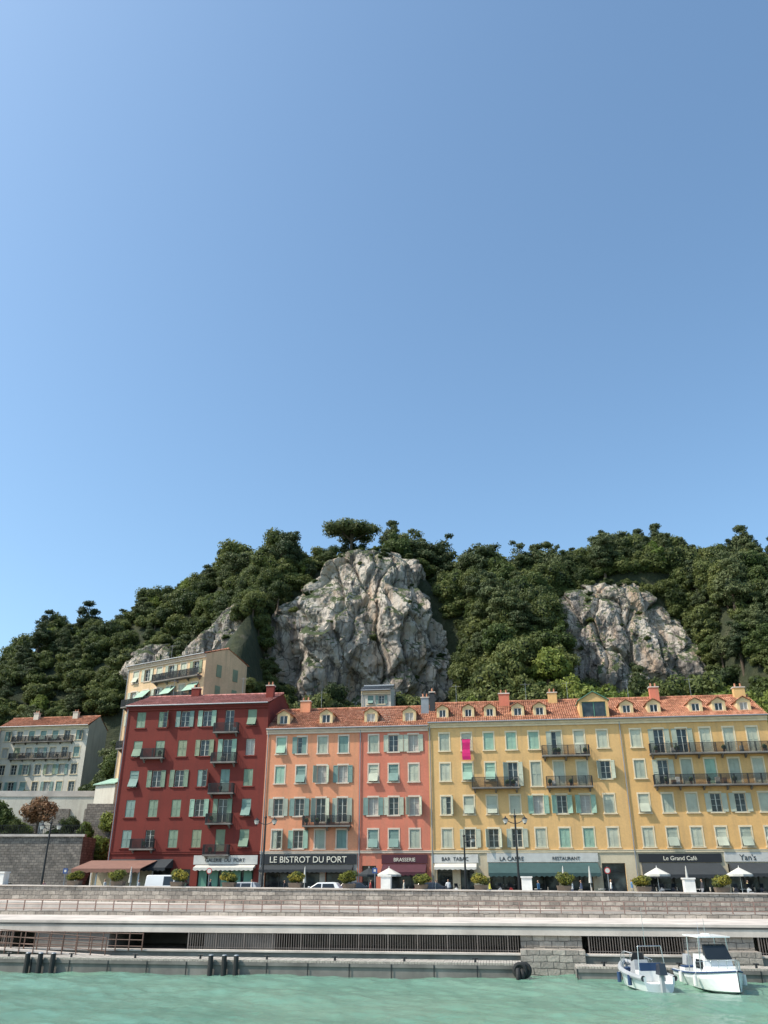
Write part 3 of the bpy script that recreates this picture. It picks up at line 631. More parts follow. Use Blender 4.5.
# ---------------------------------------------------------------- walls on the left slope
STW=stonewall('rubble_stone',(.42,.36,.30),(.25,.22,.19),(.12,.11,.10),row=.28,bw=.5)
STQ=stonewall('quay_stone',(.62,.54,.46),(.38,.33,.285),(.14,.13,.115),row=.34,bw=.75)
mb=MB(); mb.box(-95,-34.5,98.6,103.2,2.5,9.35,STW); mb.box(-95,-34.3,98.4,99.0,9.35,9.6,CONC); 
o=mb.make('stone_retaining_wall')
mb=MB(); mb.box(-110,-40,123.8,128.5,8,15.9,WHT); mb.box(-110,-40,123.7,124.1,15.9,16.7,CONC)
for i in range(12):
    x=-92+i*4.4; mb.box(x,x+2.2,123.5,123.79,10.6,14.2,STW)
o=mb.make('upper_terrace_wall')
mb=MB(); railing(mb,-95,-34.5,98.7,9.6,1.0,IRON,.2,.015); mb.make('terrace_railing')
mb=MB(); mb.box(-37.2,-33,106,112,3,13.5,STW); mb.make('stone_buttress_wall')

# ---------------------------------------------------------------- street and quay
m,nt,b=newmat('asphalt'); v=coords(nt); link(nt,ramp(nt,noisen(nt,v,.6,6),[(.3,(.04,.04,.042)),(.7,(.075,.072,.07))]),b.inputs['Base Color']); b.inputs['Roughness'].default_value=.9; bump(nt,b,noisen(nt,v,40,3),.4,.01); ASPH=m
PAVE=stonewall('pavement_slabs',(.46,.41,.36),(.40,.36,.315),(.2,.19,.17),row=.6,bw=.6)
mb=MB(); mb.box(-150,120,75.3,85.9,3.0,STREET-.1,ASPH); qmake(mb,'street_asphalt')
mb=MB(); 
for i in range(60): mb.box(-150+i*4.5,-148+i*4.5,80.5,80.62,STREET-.1,STREET-.096,WHITE)
mb.box(-150,120,76.3,76.42,STREET-.1,STREET-.096,WHITE); qmake(mb,'road_markings')
mb=MB(); mb.box(-150,120,86.1,FT-.01,3.0,STREET+.03,PAVE); mb.box(-150,120,85.9,86.1,3.0,STREET+.034,CONC); qmake(mb,'pavement')
mb=MB(); s0,s1=-140,100
def ptop(s): return 4.30+(-.0085)*(s+35)
N=60
for i in range(N):
    a=s0+(s1-s0)*i/N; b_=s0+(s1-s0)*(i+1)/N; za,zb=ptop(a),ptop(b_)
    mb.hexa([(a,74.3,2.0),(b_,74.3,2.0),(b_,75.3,2.0),(a,75.3,2.0),(a,74.3,za),(b_,74.3,zb),(b_,75.3,zb),(a,75.3,za)],STQ)
    mb.hexa([(a,74.2,za),(b_,74.2,zb),(b_,75.35,zb),(a,75.35,za),(a,74.2,za+.1),(b_,74.2,zb+.1),(b_,75.35,zb+.1),(a,75.35,za+.1)],CONC)
qmake(mb,'stone_parapet_wall')
mb=MB()
for X in (0.2,12.0,25.0,-35,38):
    s=S(X,74.8); z=ptop(s)+.1; mb.box(s-.42,s+.42,74.35,75.25,z-.02,z+.95,WHITE); mb.box(s-.48,s+.48,74.28,75.32,z+.95,z+1.07,WHITE)
qmake(mb,'parapet_pillars')
mb=MB(); mb.box(-150,110,54.5,74.3,1.9,WALK,CONC); mb.box(-150,110,54.42,54.9,WALK,WALK+.14,CONC); mb.box(-150,110,54.47,54.5,2.3,2.39,CONCD)
mb.box(-150,110,66.0,66.35,WALK,WALK+.28,STQ); mb.box(-150,110,66.35,74.3,WALK,WALK+.22,PAVE)
for i in range(40):
    a=-90+i*2.5; za=WALK+.24+max(0,(-.011)*(a-8)); zb=WALK+.24+max(0,(-.011)*(a+2.5-8))
    mb.hexa([(a,71.2,2.5),(a+2.5,71.2,2.5),(a+2.5,74.28,2.5),(a,74.28,2.5),(a,71.2,za),(a+2.5,71.2,zb),(a+2.5,74.28,zb),(a,74.28,za)],CONC)
qmake(mb,'promenade')
PRAIL=M('pinkish_steel_rail',(.26,.17,.14),.5,metal=.2)
mb=MB(); 
for z in (.45,.75,1.05): mb.tube((-80,66.2,WALK+z),(80,66.2,WALK+z),.035,.035,PRAIL,6)
for i in range(107): x=-80+i*1.5; mb.box(x-.035,x+.035,66.16,66.24,WALK+.2,WALK+1.05,PRAIL)
qmake(mb,'promenade_railing')
mb=MB(); mb.box(-150,110,60,62,-1,1.9,CONCD)
for X,wd in ((10,3.6),(19.5,3.9),(32,3.6),(-9,4.5),(-20,5),(-32,4),(-44,4)):
    s=S(X,55); mb.box(s-wd/2,s+wd/2,54.7,60,-1,1.9,STQ if X>5 else CONCD)
qmake(mb,'quay_wall')
mb=MB(); mb.box(-150,110,53.9,60,-1,.9,CONCD); mb.box(-150,110,53.8,54.3,.9,1.0,CONC)
for X,wd in ((10,3.6),(19.5,3.9)): s=S(X,55); mb.box(s-wd/2-.05,s+wd/2+.05,53.6,54.69,-1,1.2,STQ)
qmake(mb,'lower_quay')
GREYR=M('grey_railing_paint',(.16,.135,.12),.6,.2)
mb=MB()
for a,c in ((-12.3,8.0),(12.1,17.4),(21.6,29),(-30,-24)): railing(mb,S(a,54.5),S(c,54.5),54.55,1.0,.95,GREYR,.15,.018)
qmake(mb,'quay_railing')
BROWN=M('rust_brown_steel',(.13,.075,.055),.7)
mb=MB()
x0,x1=S(-24.5,54),S(-15,54)
for z in (1.25,1.6,1.95): mb.tube((x0,53.7,z),(x1,53.7,z-.1),.03,.03,BROWN,6); mb.tube((x0,52.9,z+.15),(x1-2,52.9,z-.3),.025,.025,BROWN,6)
for i in range(12): x=x0+(x1-x0)*i/11; mb.box(x-.03,x+.03,53.67,53.73,.9,1.95,BROWN)
for i in range(9): x=x0+(x1-2-x0)*i/8; mb.box(x-.025,x+.025,52.87,52.93,.7,2.0-.04*i,BROWN)
mb.hexa([(x0,52.9,.95),(x1-2,52.9,.6),(x1-2,53.7,.6),(x0,53.7,.95),(x0,52.9,1.02),(x1-2,52.9,.67),(x1-2,53.7,.67),(x0,53.7,1.02)],CONC)
qmake(mb,'gangway')
WOOD=M('grey_deck_planks',(.38,.34,.29),.9,.3,3)
def pontoon(X0,X1,t0,t1,zt):
    mb=MB(); a,c=S(X0,t0),S(X1,t0)
    mb.box(a,c,t0,t1,-.4,zt-.28,CONCD); mb.box(a-.05,c+.05,t0-.07,t1+.05,zt-.28,zt-.1,CONCD)
    n=int((c-a)/.16)
    for i in range(n): x=a+(c-a)*i/n; mb.box(x,x+.14,t0-.03,t1,zt-.1+.004*(i%3),zt+.004*(i%3),WOOD)
    k=int((c-a)/4)
    for i in range(k):
        x=a+1.5+i*4.0; mb.tube((x,t0+.25,zt),(x,t0+.25,zt+.22),.07,.06,IRON,8); mb.tube((x-.16,t0+.25,zt+.2),(x+.16,t0+.25,zt+.2),.035,.035,IRON,6)
    for i in range(int((c-a)/2.4)): x=a+i*2.4; mb.box(x-.03,x+.03,t0-.09,t0-.071,-.2,zt-.12,IRON)
    return qmake(mb,'floating_pontoon')
pontoon(-40,7.6,51,52.7,.72); pontoon(10.6,34,51.2,52.6,.6)
mb=MB()
for X in (-21.2,-20.4,-19.6,-10,-9.2,-8.5):
    s=S(X,50.8); mb.tube((s,50.75,-1),(s,50.75,.95),.16,.15,RUBBER,10); mb.ball((s,50.75,.95),(.15,.15,.06),ZINC)
for i in range(4): mb.torus((S(7.4,51.2)+.12*i,50.75+.1*i,.12+.28*(i%2)),.3,.12,RUBBER,'Y' if i%2 else 'X',18,8)
qmake(mb,'mooring_fenders')

# ---------------------------------------------------------------- water
m,nt,b=newmat('harbour_water'); v=coords(nt)
n=noisen(nt,v,.12,4); c=ramp(nt,n,[(.35,(.12,.245,.18)),(.65,(.17,.30,.22))]); link(nt,c,b.inputs['Base Color'])
b.inputs['Roughness'].default_value=.14; b.inputs['IOR'].default_value=1.33
vs=coords(nt,(1,1.6,1)); h=mixc(nt,.5,noisen(nt,vs,2.4,5,.6),noisen(nt,vs,9,3,.6)); bump(nt,b,h,.8,.06); WAT=m
xs=np.arange(-42,42,.17); ys=np.arange(22,60.5,.16); GX,GY=np.meshgrid(xs,ys); Z=np.zeros_like(GX); rg=np.random.RandomState(5)
for i in range(26):
    lam=.55*1.13**i*.8; th=rg.normal(1.3,.75); kx=2*math.pi/lam*math.cos(th); ky=2*math.pi/lam*math.sin(th); ph=rg.rand()*6.28
    wv=np.sin(kx*GX+ky*GY+ph+.8*np.sin(.35*GX+.2*GY+i)); Z+=.0068*lam**.7*(wv+.35*wv**2)
Z-=Z.mean()
wroot=empty('harbour_water')
wo=grid_obj('near_ripples',np.stack([GX,GY,Z],2),len(xs),len(ys),WAT); wo.parent=wroot
mb=MB(); 
for (a,b2,c2,d2) in ((-1500,-41.9,-1500,72),(41.9,1500,-1500,72),(-41.9,41.9,-1500,22.1),(-41.9,41.9,60.4,72)):
    mb.face([(a,c2,-.02),(b2,c2,-.02),(b2,d2,-.02),(a,d2,-.02)],WAT)
mb.make('open_water',wroot)

# ---------------------------------------------------------------- street furniture
LANT=M('lantern_glass',(.55,.55,.5),.3)
def lamp(X,t,h,double=True):
    o=at('street_lamp',S(X,t),t,STREET-.05); mb=MB()
    mb.tube((0,0,0),(0,0,.5),.24,.2,IRON,12); mb.tube((0,0,.5),(0,0,.7),.15,.15,IRON,12); mb.tube((0,0,.7),(0,0,h-.7),.11,.075,IRON,10)
    mb.ball((0,0,h-.7),.13,IRON); mb.tube((0,0,h-.7),(0,0,h-.1),.05,.02,IRON,8)
    for sg in ((-1,1) if double else (1,)):
        pr=(0,0,h-1.3)
        for k in range(1,8):
            a=k/7*math.pi*.62; p=(sg*(.85*math.sin(a*.8)),0,h-1.3+.75*(1-math.cos(a))*.62); mb.tube(pr,p,.04,.04,IRON,6); pr=p
        lx,lz=pr[0],pr[2]; mb.tube((lx,0,lz),(lx,0,lz-.12),.03,.03,IRON,6)
        mb.tube((lx,0,lz-.3),(lx,0,lz-.12),.3,.07,IRON,12); mb.tube((lx,0,lz-.62),(lx,0,lz-.3),.14,.25,LANT,12); mb.ball((lx,0,lz-.64),.09,IRON)
    mb.make('post_and_lanterns',o,smooth=False)
for X,t,h in ((-11,77,7.6),(11.7,77,7.5),(-32,77,7.3),(8.0,86.3,6.3)): lamp(X,t,h,X!=8.0)
F_FLOW=folmat('hedge_flowers',(.10,.13,.02),(.36,.30,.05))
bushm=[crown('planter_bush',lobes_round(.66,.5,.55,12,80+i,.42),1300,.075,folm,80+i,None,.7) for i,folm in enumerate((F_OLIVE,F_FLOW))]
for i,X in enumerate((-27.9,-23.8,-18.3,-13.6,-7.7,-3,3.2,8.2,15,21.4,27.5)):
    s=S(X,74.8); z=ptop(s)+.1; o=at('planter',s,74.75,z); mb=MB()
    mb.hexa([(-.5,-.35,0),(.5,-.35,0),(.5,.35,0),(-.5,.35,0),(-.58,-.42,.38),(.58,-.42,.38),(.58,.42,.38),(-.58,.42,.38)],M('terracotta_planter',(.16,.12,.09),.9)); mb.make('tub',o,bevel=.02)
    for k,bmse in enumerate(bushm):
        q=bpy.data.objects.new('bush',bmse); COL.objects.link(q); q.parent=o; q.location=(.15*k*(-1)**i,-.12*k,.2+.12*k); q.rotation_euler=(0,0,i*1.3+k); q.scale=(1.05,1,.95+.1*(i%3))
def parasol(X,t,mat,h=2.5,r=1.5,closed=False):
    o=at('parasol',S(X,t),t,STREET); mb=MB(); mb.tube((0,0,0),(0,0,h+.3),.03,.03,WHITE,8); mb.box(-.25,.25,-.25,.25,0,.08,CONC)
    n=8
    if closed: mb.tube((0,0,h-1.2),(0,0,h+.2),.17,.05,mat,10)
    else:
        for i in range(n):
            a=2*math.pi*i/n; c=2*math.pi*(i+1)/n; P=(r*math.cos(a),r*math.sin(a),h-.45); Q=(r*math.cos(c),r*math.sin(c),h-.45)
            mb.face([(0,0,h+.15),P,Q],mat); mb.face([P,(P[0],P[1],P[2]-.18),(Q[0],Q[1],Q[2]-.18),Q],mat)
    mb.make('canopy_and_pole',o)
for X,t,mt,cl in ((.5,86,AW_W,False),(26,86,AW_W,False),(33.5,86.2,AW_W,False),(-1.5,86.5,AW_D,False),(17.5,87,AW_W,True),(20,87,AW_W,True),(-26,85.5,AW_W,True),(29,87,AW_W,True),(-8,86.5,AW_W,True)): parasol(X,t,mt,closed=cl,r=1.2)
def seatset(X,t):
    o=at('cafe_table_set',S(X,t),t,STREET+.03); mb=MB(); mb.tube((0,0,.72),(0,0,.75),.36,.36,WHITE,14); mb.tube((0,0,0),(0,0,.72),.03,.03,IRON,6); mb.tube((0,0,0),(0,0,.03),.22,.22,IRON,10)
    for sg in (-1,1):
        x=sg*.75
        for dx in (-.2,.2):
            for dy in (-.2,.2): mb.tube((x+dx,dy,0),(x+dx,dy,.45),.015,.015,IRON,5)
        mb.box(x-.22,x+.22,-.22,.22,.45,.48,WOOD); mb.box(x+sg*.2-.02,x+sg*.2+.02,-.22,.22,.55,.9,WOOD)
    mb.make('table_and_chairs',o)
for X in (-9,-6,-1,1.5,15,18,21,27,30,34): seatset(X,87)
LAMPR=M('rear_lamp',(.35,.02,.02),.3); SIGNBL=M('blue_sign_plate',(.02,.06,.2),.4)
def sign(X,t,kind):
    o=at('traffic_sign',S(X,t),t,STREET-.1); mb=MB(); mb.tube((0,0,0),(0,0,2.7),.035,.035,ZINC,8)
    if kind: mb.tube((0,-.04,2.4),(0,-.06,2.4),.26,.26,LAMPR,20); mb.tube((0,-.061,2.4),(0,-.068,2.4),.19,.19,SIGNW,20); 
    else: mb.box(-.22,.22,-.06,-.04,2.2,2.64,SIGNBL); mb.box(-.1,.1,-.066,-.061,2.32,2.52,SIGNW)
    mb.make('post_and_plate',o)
for X,t,k in ((-15.8,76.2,1),(-.8,76.2,0),(19,76.2,1),(-29.5,76.2,0)): sign(X,t,k)

# vehicles
TYRE=M('tyre',(.015,.015,.015),.8); CHROME=M('alloy',(.5,.5,.52),.3,metal=.8); CARGL=M('car_glass',(.015,.02,.025),.05,bmp=0)
def car(name,X,t,paint,kind='hatch',turn=0):
    o=at(name,S(X,t),t,STREET-.1,turn); mb=MB(); gl=MB()
    if kind=='van': L,Wd,body,roof=4.7,1.85,[(-2.35,.35),(-2.35,1.05),(1.45,1.05),(2.25,.88),(2.38,.6),(2.36,.3)],[(-2.33,1.05),(-2.28,2.0),(-2.1,2.08),(.75,2.08),(1.45,1.06)]
    else: L,Wd,body,roof=4.1,1.72,[(-2.02,.35),(-2.06,.75),(-1.98,.98),(1.0,.94),(1.85,.78),(2.05,.55),(2.02,.28)],[(-1.95,.97),(-1.6,1.42),(-1.2,1.48),(.1,1.46),(.95,.94)]
    def prism(mbx,pf,w0,w1,zr,mat):
        za,zb=zr; hw=lambda z:(w0+(w1-w0)*max(0,min(1,(z-za)/(zb-za))))/2
        n=len(pf); b=len(mbx.v); k=mbx.mi(mat)
        for sg in (-1,1): 
            for (x,z) in pf: mbx.v.append((x,sg*hw(z),z))
        mbx.f.append(tuple(b+i for i in range(n))); mbx.m.append(k); mbx.f.append(tuple(b+n+i for i in reversed(range(n)))); mbx.m.append(k)
        for i in range(n): j=(i+1)%n; mbx.f.append((b+j,b+i,b+n+i,b+n+j)); mbx.m.append(k)
    prism(mb,body,Wd,Wd,(0,1),paint); zt=max(p[1] for p in roof); zb=min(p[1] for p in roof); prism(mb,roof,Wd-.04,Wd-.38,(zb,zt),paint)
    hw=lambda z:((Wd-.04)+(-.34)*(z-zb)/(zt-zb))/2+.006
    zw0,zw1=zb+.06,zt-.12
    def side(xs):
        for sg in (-1,1): gl.face([(x,sg*hw(z),z) for x,z in xs],CARGL)
    if kind=='van': side([(.45,zw0+.1),(1.25,zw0+.1),(.75,zw1),(.45,zw1)]); side([(-.6,zw0+.1),(.35,zw0+.1),(.35,zw1),(-.6,zw1)])
    else: side([(-1.5,zw0),(-.35,zw0),(-.35,zw1),(-1.35,zw1)]); side([(-.25,zw0),(.72,zw0),(.12,zw1),(-.25,zw1)])
    (xa,za),(xb,zb2)=roof[-1],roof[-2]
    f=lambda k:(xa+(xb-xa)*k+.012,za+(zb2-za)*k+.008)
    p,q=f(.08),f(.9); gl.face([(p[0],-hw(p[1])+.1,p[1]),(p[0],hw(p[1])-.1,p[1]),(q[0],hw(q[1])-.1,q[1]),(q[0],-hw(q[1])+.1,q[1])],CARGL)
    for x in (-L*.31,L*.31):
        for sg in (-1,1):
            y=sg*(Wd/2-.1); gl.tube((x,y-.11*sg,.32),(x,y+.115*sg,.32),.32,.32,TYRE,18); gl.tube((x,y,.32),(x,y+.125*sg,.32),.2,.17,CHROME,12)
            gl.tube((x,y,.34),(x,y+.104*sg,.34),.39,.39,DARK,20)
    for sg in (-1,1):
        gl.box(L/2-.13,L/2-.02,sg*Wd*.36-.17,sg*Wd*.36+.17,.6,.74,WHITE); gl.box(-L/2-.02,-L/2+.05,sg*Wd*.41-.1,sg*Wd*.41+.1,.7,.95,LAMPR)
        mb.box(.75,.95,sg*(Wd/2+.08)-.08,sg*(Wd/2+.08)+.08,1.0,1.14,paint)
    gl.box(L/2-.08,L/2+.0,-.45,.45,.36,.5,RUBBER)
    mb.make('bodywork',o,bevel=.05); gl.make('glass_wheels_lights',o)
CW=M('white_car_paint',(.72,.72,.72),.25,.03,bmp=0); CG=M('silver_car_paint',(.35,.36,.38),.25,.03,bmp=0); CK=M('dark_car_paint',(.03,.035,.05),.2,.03,bmp=0)
car('parked_van',-19.6,78,CW,'van',R(2)); car('parked_car',-5.8,78.6,CW,'hatch',R(180)); car('parked_car',-2.3,84.2,CK,'hatch'); car('parked_car',-14.2,84,CG,'hatch',R(180)); car('parked_car',-37,80,CG,'hatch'); car('parked_car',5.0,84,CK,'hatch')
def scooter(X,t,col,turn):
    o=at('motor_scooter',S(X,t),t,STREET-.1,turn); mb=MB()
    for x in (-.62,.62): mb.torus((x,0,.27),.2,.07,TYRE,'Y',16,6); mb.tube((x,-.04,.27),(x,.04,.27),.13,.13,CHROME,10)
    mb.hexa([(-.85,-.16,.4),(-.1,-.16,.35),(-.1,.16,.35),(-.85,.16,.4),(-.9,-.13,.75),(-.1,-.13,.72),(-.1,.13,.72),(-.9,.13,.75)],col)
    mb.hexa([(-.8,-.14,.75),(-.05,-.12,.72),(-.05,.12,.72),(-.8,.14,.75),(-.78,-.12,.86),(-.08,-.1,.82),(-.08,.1,.82),(-.78,.12,.86)],RUBBER)
    mb.box(-.12,.4,-.15,.15,.28,.35,col); mb.hexa([(.38,-.2,.3),(.5,-.14,.3),(.5,.14,.3),(.38,.2,.3),(.28,-.18,.95),(.42,-.1,.98),(.42,.1,.98),(.28,.18,.95)],col)
    mb.tube((.62,0,.27),(.36,0,1.0),.03,.03,CHROME,6); mb.tube((.34,-.33,1.05),(.34,.33,1.05),.02,.02,RUBBER,6); mb.ball((.42,0,1.0),(.1,.12,.09),col); mb.hexa([(.42,-.18,1.05),(.44,-.18,1.05),(.44,.18,1.05),(.42,.18,1.05),(.3,-.15,1.4),(.32,-.15,1.4),(.32,.15,1.4),(.3,.15,1.4)],CARGL)
    for sg in (-1,1): mb.tube((.34,sg*.25,1.05),(.32,sg*.34,1.25),.01,.01,IRON,5); mb.ball((.32,sg*.34,1.27),(.02,.06,.04),IRON)
    mb.make('scooter_body',o,bevel=.015)
for i,X in enumerate((22.6,23.6,28.5,29.5,30.6,31.7,10,11,24.6,6.2)): scooter(X,77.2,(CK,CG,LAMPR,CK,CW)[i%5],R(75+10*(i%3)))

# people
def person(X,t,heading,shirt,trou,hair,ph=1,h=1.72,z=None):
    o=at('person',S(X,t),t,STREET-.1 if z is None else z,heading)
    V=[(0,0,.96),(0,0,1.15),(0,0,1.34),(0,0,1.47),(0,.0,1.54),(0,.015,1.63),(0,.01,1.70)]
    Rd=[(.15,.11),(.13,.10),(.165,.11),(.06,.06),(.055,.06),(.082,.098),(.06,.075)]; E=[(0,1),(1,2),(2,3),(3,4),(4,5),(5,6)]
    def add(p,r,par): V.append(p); Rd.append((r,r)); E.append((par,len(V)-1)); return len(V)-1
    for sg in (-1,1):
        f=sg*ph
        a=add((sg*.18,0,1.40),.055,2); a=add((sg*.235,-.05*f,1.12),.042,a); a=add((sg*.25,.08-.10*f,.88),.03,a); a=add((sg*.25,.12-.11*f,.79),.036,a)
        a=add((sg*.10,.01,.86),.095,0); a=add((sg*.105,.13*max(f,0)+.03,.50),.062,a); a=add((sg*.105,.16*f,.11),.042,a); a=add((sg*.11,.16*f+.14,.05),.04,a)
    me=bpy.data.meshes.new('body'); me.from_pydata(V,E,[]); b=bpy.data.objects.new('body',me); COL.objects.link(b); b.parent=o; k=h/1.75; b.scale=(k,k,k)
    md=b.modifiers.new('skin','SKIN'); md.use_smooth_shade=True
    if not me.skin_vertices: return
    sv=me.skin_vertices[0].data
    for i,r in enumerate(Rd): sv[i].radius=r
    sv[0].use_root=True
    sb=b.modifiers.new('sub','SUBSURF'); sb.levels=1; sb.render_levels=2
    m,nt,bs=newmat('clothing'); tc=nt.nodes.new('ShaderNodeTexCoord'); sp=nt.nodes.new('ShaderNodeSeparateXYZ'); link(nt,tc.outputs['Object'],sp.inputs[0])
    d=nt.nodes.new('ShaderNodeMath'); d.operation='DIVIDE'; d.inputs[1].default_value=2.0; link(nt,sp.outputs[2],d.inputs[0]); skin=(.42,.25,.17)
    c=ramp(nt,d.outputs[0],[(0,(.03,.03,.03)),(.05,trou),(.49,shirt),(.735,skin),(.845,hair)],'CONSTANT')
    hb=nt.nodes.new('ShaderNodeMath'); hb.operation='LESS_THAN'; hb.inputs[1].default_value=-.02; link(nt,sp.outputs[1],hb.inputs[0])
    hz=nt.nodes.new('ShaderNodeMath'); hz.operation='GREATER_THAN'; hz.inputs[1].default_value=1.57; link(nt,sp.outputs[2],hz.inputs[0]); hm=nt.nodes.new('ShaderNodeMath'); hm.operation='MULTIPLY'; link(nt,hb.outputs[0],hm.inputs[0]); link(nt,hz.outputs[0],hm.inputs[1])
    c=mixc(nt,hm.outputs[0],c,hair); link(nt,c,bs.inputs['Base Color']); bs.inputs['Roughness'].default_value=.85; me.materials.append(m)
    fc=MB(); SK=M('skin',(.42,.25,.17),.6); fc.ball((0,.105,1.61),(.014,.022,.02),SK,6,4)
    for sg in (-1,1): fc.ball((sg*.03,.093,1.635),(.011,.008,.007),DARK,6,4); fc.ball((sg*.08,.01,1.62),(.012,.025,.032),SK,6,4)
    fc.box(-.022,.022,.09,.1,1.572,1.58,LAMPR); q=fc.make('face',o); q.scale=(k,k,k)
ppl=[(16.6,79,R(90),(.6,.58,.55),(.05,.06,.12),(.03,.02,.015)),(17.4,79.3,R(95),(.06,.08,.14),(.3,.26,.2),(.10,.06,.03)),(-1.2,78,R(-90),(.55,.1,.08),(.04,.04,.05),(.05,.03,.02)),(6.2,85,R(180),(.6,.6,.6),(.04,.04,.05),(.02,.02,.02)),
(23,84,R(-80),(.1,.2,.35),(.4,.36,.3),(.03,.02,.02)),(-9.5,82,R(80),(.03,.03,.04),(.1,.1,.14),(.2,.12,.05)),(31.2,79,R(-90),(.55,.5,.2),(.05,.05,.07),(.03,.02,.015)),(-24,82,R(90),(.5,.5,.5),(.08,.1,.2),(.03,.02,.015)),(20,79.5,R(-90),(.7,.68,.64),(.06,.06,.08),(.3,.2,.1)),(28,80.5,R(90),(.05,.05,.06),(.3,.3,.32),(.03,.02,.015)),(-33,80,R(60),(.6,.3,.25),(.1,.1,.1),(.05,.03,.02)),(13.5,78,R(60),(.12,.25,.4),(.1,.1,.1),(.05,.03,.02)),(1.8,78.5,R(90),(.65,.6,.5),(.1,.12,.2),(.05,.03,.02)),
(-12,77.5,R(90),(.7,.7,.7),(.05,.05,.06),(.03,.02,.02)),(-16,78,R(-90),(.05,.05,.07),(.3,.25,.2),(.1,.06,.03)),(9.3,78,R(-85),(.6,.55,.1),(.06,.06,.1),(.05,.03,.02)),(25.8,78.2,R(90),(.6,.2,.15),(.08,.08,.1),(.03,.02,.02)),(33.2,78,R(90),(.7,.7,.68),(.05,.06,.1),(.2,.12,.05)),(4.6,77.6,R(-90),(.08,.1,.12),(.08,.08,.1),(.03,.02,.02)),(-26,77.6,R(90),(.65,.65,.6),(.2,.2,.25),(.05,.03,.02))]
for i,(X,t,hd,a,b_,c_) in enumerate(ppl): person(X,t,hd,a,b_,c_,(-1)**i*(.6+.4*(i%2)),1.66+.03*(i%5))

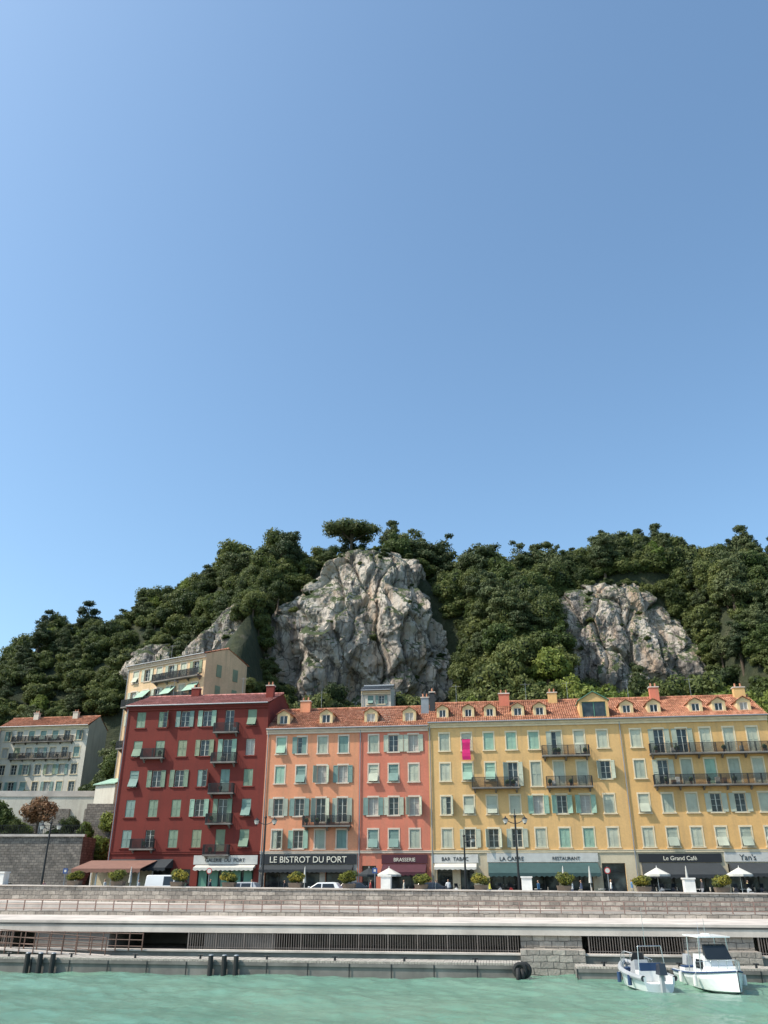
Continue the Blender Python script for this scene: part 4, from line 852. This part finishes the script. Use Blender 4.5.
# boats
HULL=M('white_gelcoat',(.74,.75,.74),.25,.05,bmp=0); GREYT=M('grey_inflatable',(.33,.34,.35),.6); BLUE=M('navy_canvas',(.02,.05,.12),.8); STEEL=M('stainless',(.6,.6,.6),.25,metal=.9)
def boat(name,X,Y,rz,L,Bm,kind):
    o=empty(name,(X,Y,0),rz); mb=MB(); n=14; rings=[]
    for i in range(n+1):
        u=i/n; x=-L/2+L*u; hb=Bm/2*(1-max(0,(u-.45)/.55)**2.3)*(.9+.1*min(1,u*4)); hb=max(hb,.03); sh=.62+.38*u*u; kz=-.28+.45*max(0,(u-.6)/.4)**2
        rings.append([(x,-hb,sh),(x,-hb*.97,sh*.6),(x,-hb*.8,.05+kz*.2),(x,0,kz),(x,hb*.8,.05+kz*.2),(x,hb*.97,sh*.6),(x,hb,sh),(x,hb*.86,sh),(x,hb*.84,.32+.1*u),(x,-hb*.84,.32+.1*u),(x,-hb*.86,sh)])
    b=len(mb.v); k=mb.mi(HULL); m_=len(rings[0])
    for r in rings: mb.v+=r
    for i in range(n):
        for j in range(m_): j2=(j+1)%m_; mb.f.append((b+i*m_+j,b+i*m_+j2,b+(i+1)*m_+j2,b+(i+1)*m_+j)); mb.m.append(k)
    mb.f.append(tuple(b+j for j in range(m_))); mb.m.append(k)
    hullo=mb.make('hull',o,bevel=.015); mb=MB()
    for sg in (-1,1):
        pr=None
        for i in range(n+1):
            r=rings[i]; p=(r[6][0],sg*(r[6][1]+.02),r[6][2]-.06)
            if pr: mb.tube(pr,p,.04 if kind==2 else .13,.04 if kind==2 else .13,(BLUE if kind==2 else GREYT),8,False)
            pr=p
        pr=None
        for i in range(int(n*.6),n+1):
            r=rings[i]; p=(r[6][0],sg*r[6][1]*.92,r[6][2]+.42); mb.tube((p[0],p[1],r[6][2]),p,.014,.014,STEEL,6)
            if pr: mb.tube(pr,p,.018,.018,STEEL,6)
            pr=p
    if kind==2:
        mb.hexa([(.9,-Bm*.43,.75),(L*.46,-.15,.93),(L*.46,.15,.93),(.9,Bm*.43,.75),(.9,-Bm*.36,1.0),(L*.43,-.1,1.0),(L*.43,.1,1.0),(.9,Bm*.36,1.0)],HULL)
        mb.hexa([(-.7,-.75,.4),(1.0,-.75,.4),(1.0,.75,.4),(-.7,.75,.4),(-.6,-.68,1.45),(.75,-.68,1.45),(.75,.68,1.45),(-.6,.68,1.45)],HULL)
        mb.hexa([(.6,-.66,1.46),(.98,-.66,1.3),(.98,.66,1.3),(.6,.66,1.46),(.45,-.6,1.95),(.5,-.6,1.95),(.5,.6,1.95),(.45,.6,1.95)],CARGL)
        for sg in (-1,1): mb.hexa([(-.3,sg*.755,.85),(.6,sg*.755,.85),(.6,sg*.70,.85),(-.3,sg*.70,.85),(-.25,sg*.715,1.25),(.55,sg*.715,1.25),(.55,sg*.66,1.25),(-.25,sg*.66,1.25)],CARGL)
        for x in (-1.0,.4):
            for sg in (-1,1): mb.tube((x,sg*.8,.6),(x,sg*.72,2.25),.028,.028,STEEL,8)
        mb.box(-1.2,.7,-.85,.85,2.25,2.31,HULL); mb.tube((-.3,0,2.3),(-.3,0,3.1),.02,.01,STEEL,6); mb.box(-.5,-.1,-.15,.15,2.31,2.4,WHITE)
        mb.box(-2.3,-1.6,-.8,.8,.35,.72,WHITE); mb.box(-2.25,-1.65,-.75,.75,.72,.8,BLUE); mb.tube((-2.6,.6,.7),(-3.2,.9,2.8),.015,.008,STEEL,5)
    else:
        mb.hexa([(-.3,-.4,.35),(.5,-.4,.35),(.5,.4,.35),(-.3,.4,.35),(-.1,-.36,1.2),(.4,-.36,1.05),(.4,.36,1.05),(-.1,.36,1.2)],GREYT)
        mb.hexa([(.3,-.36,1.1),(.34,-.36,1.1),(.34,.36,1.1),(.3,.36,1.1),(.12,-.3,1.5),(.15,-.3,1.5),(.15,.3,1.5),(.12,.3,1.5)],CARGL)
        mb.box(-1.3,-.75,-.6,.6,.35,.8,WHITE); mb.box(-1.3,-1.2,-.55,.55,.8,1.15,BLUE); mb.box(.9,1.5,-.45,.45,.4,.75,BLUE)
        for sg in (-1,1): mb.tube((-1.5,sg*.7,.6),(-1.4,sg*.6,1.9),.022,.022,STEEL,6)
        mb.tube((-1.4,-.6,1.9),(-1.4,.6,1.9),.022,.022,STEEL,6); mb.tube((-1.4,.2,1.9),(-1.4,.2,3.6),.015,.01,STEEL,6)
    x=-L/2; mb.hexa([(x-.62,-.19,.75),(x-.08,-.19,.75),(x-.08,.19,.75),(x-.62,.19,.75),(x-.55,-.15,1.25),(x-.12,-.13,1.2),(x-.12,.13,1.2),(x-.55,.15,1.25)],CK if kind==1 else GREYT); mb.box(x-.42,x-.22,-.08,.08,-.5,.75,GREYT)
    for sg in (-1,1):
        for xx in (-L*.2,L*.12): mb.tube((xx,sg*(Bm/2+.12),.15),(xx,sg*(Bm/2+.12),.6),.1,.1,BLUE if kind==1 else WHITE,10); mb.tube((xx,sg*(Bm/2+.12),.6),(xx,sg*(Bm/2-.02),.8),.01,.01,WHITE,4)
    mb.make('fittings',o,bevel=.008)
boat('small_motor_boat',13.2,47.0,R(96),4.4,1.75,1)
boat('cabin_motor_boat',16.75,46.6,R(-86),5.4,2.3,2)
mb=MB()
mb.tube((13.4,49.2,.7),(14.0,50.2,.65),.015,.015,WHITE,5); mb.tube((16.5,49.4,.7),(16.2,50.0,.65),.015,.015,WHITE,5); mb.make('mooring_ropes')

# ---------------------------------------------------------------- light, sky, camera
w=bpy.data.worlds.new('World'); scene.world=w; w.use_nodes=True; nt=w.node_tree
sky=nt.nodes.new('ShaderNodeTexSky'); sky.sky_type='NISHITA'; sky.sun_disc=False
EL=50; AZ=-108
sky.sun_elevation=R(EL); sky.sun_rotation=R(AZ%360); sky.air_density=1.0; sky.dust_density=1.8; sky.ozone_density=2.2; sky.altitude=0
bg=nt.nodes['Background']; bg.inputs['Strength'].default_value=.15
gm=nt.nodes.new('ShaderNodeVectorMath'); gm.operation='MULTIPLY'; gm.inputs[1].default_value=(1.42,1.64,1.60)
nt.links.new(sky.outputs[0],gm.inputs[0]); nt.links.new(gm.outputs[0],bg.inputs['Color'])
sd=bpy.data.lights.new('sun','SUN'); sd.energy=5.0; sd.angle=R(.55); sd.color=(1,.92,.79); so=bpy.data.objects.new('sun',sd); COL.objects.link(so)
tow=Vector((math.sin(R(AZ))*math.cos(R(EL)),math.cos(R(AZ))*math.cos(R(EL)),math.sin(R(EL)))); so.rotation_euler=tow.to_track_quat('Z','Y').to_euler()
cd=bpy.data.cameras.new('camera'); cam=bpy.data.objects.new('camera',cd); COL.objects.link(cam); cam.location=(0,0,5); cam.rotation_euler=(R(90+24.7),0,0)
cd.sensor_fit='VERTICAL'; cd.sensor_height=36; cd.lens=28; cd.clip_end=4000; cd.clip_start=.1; scene.camera=cam
scene.view_settings.view_transform='Standard'; scene.view_settings.look='None'; scene.view_settings.exposure=0
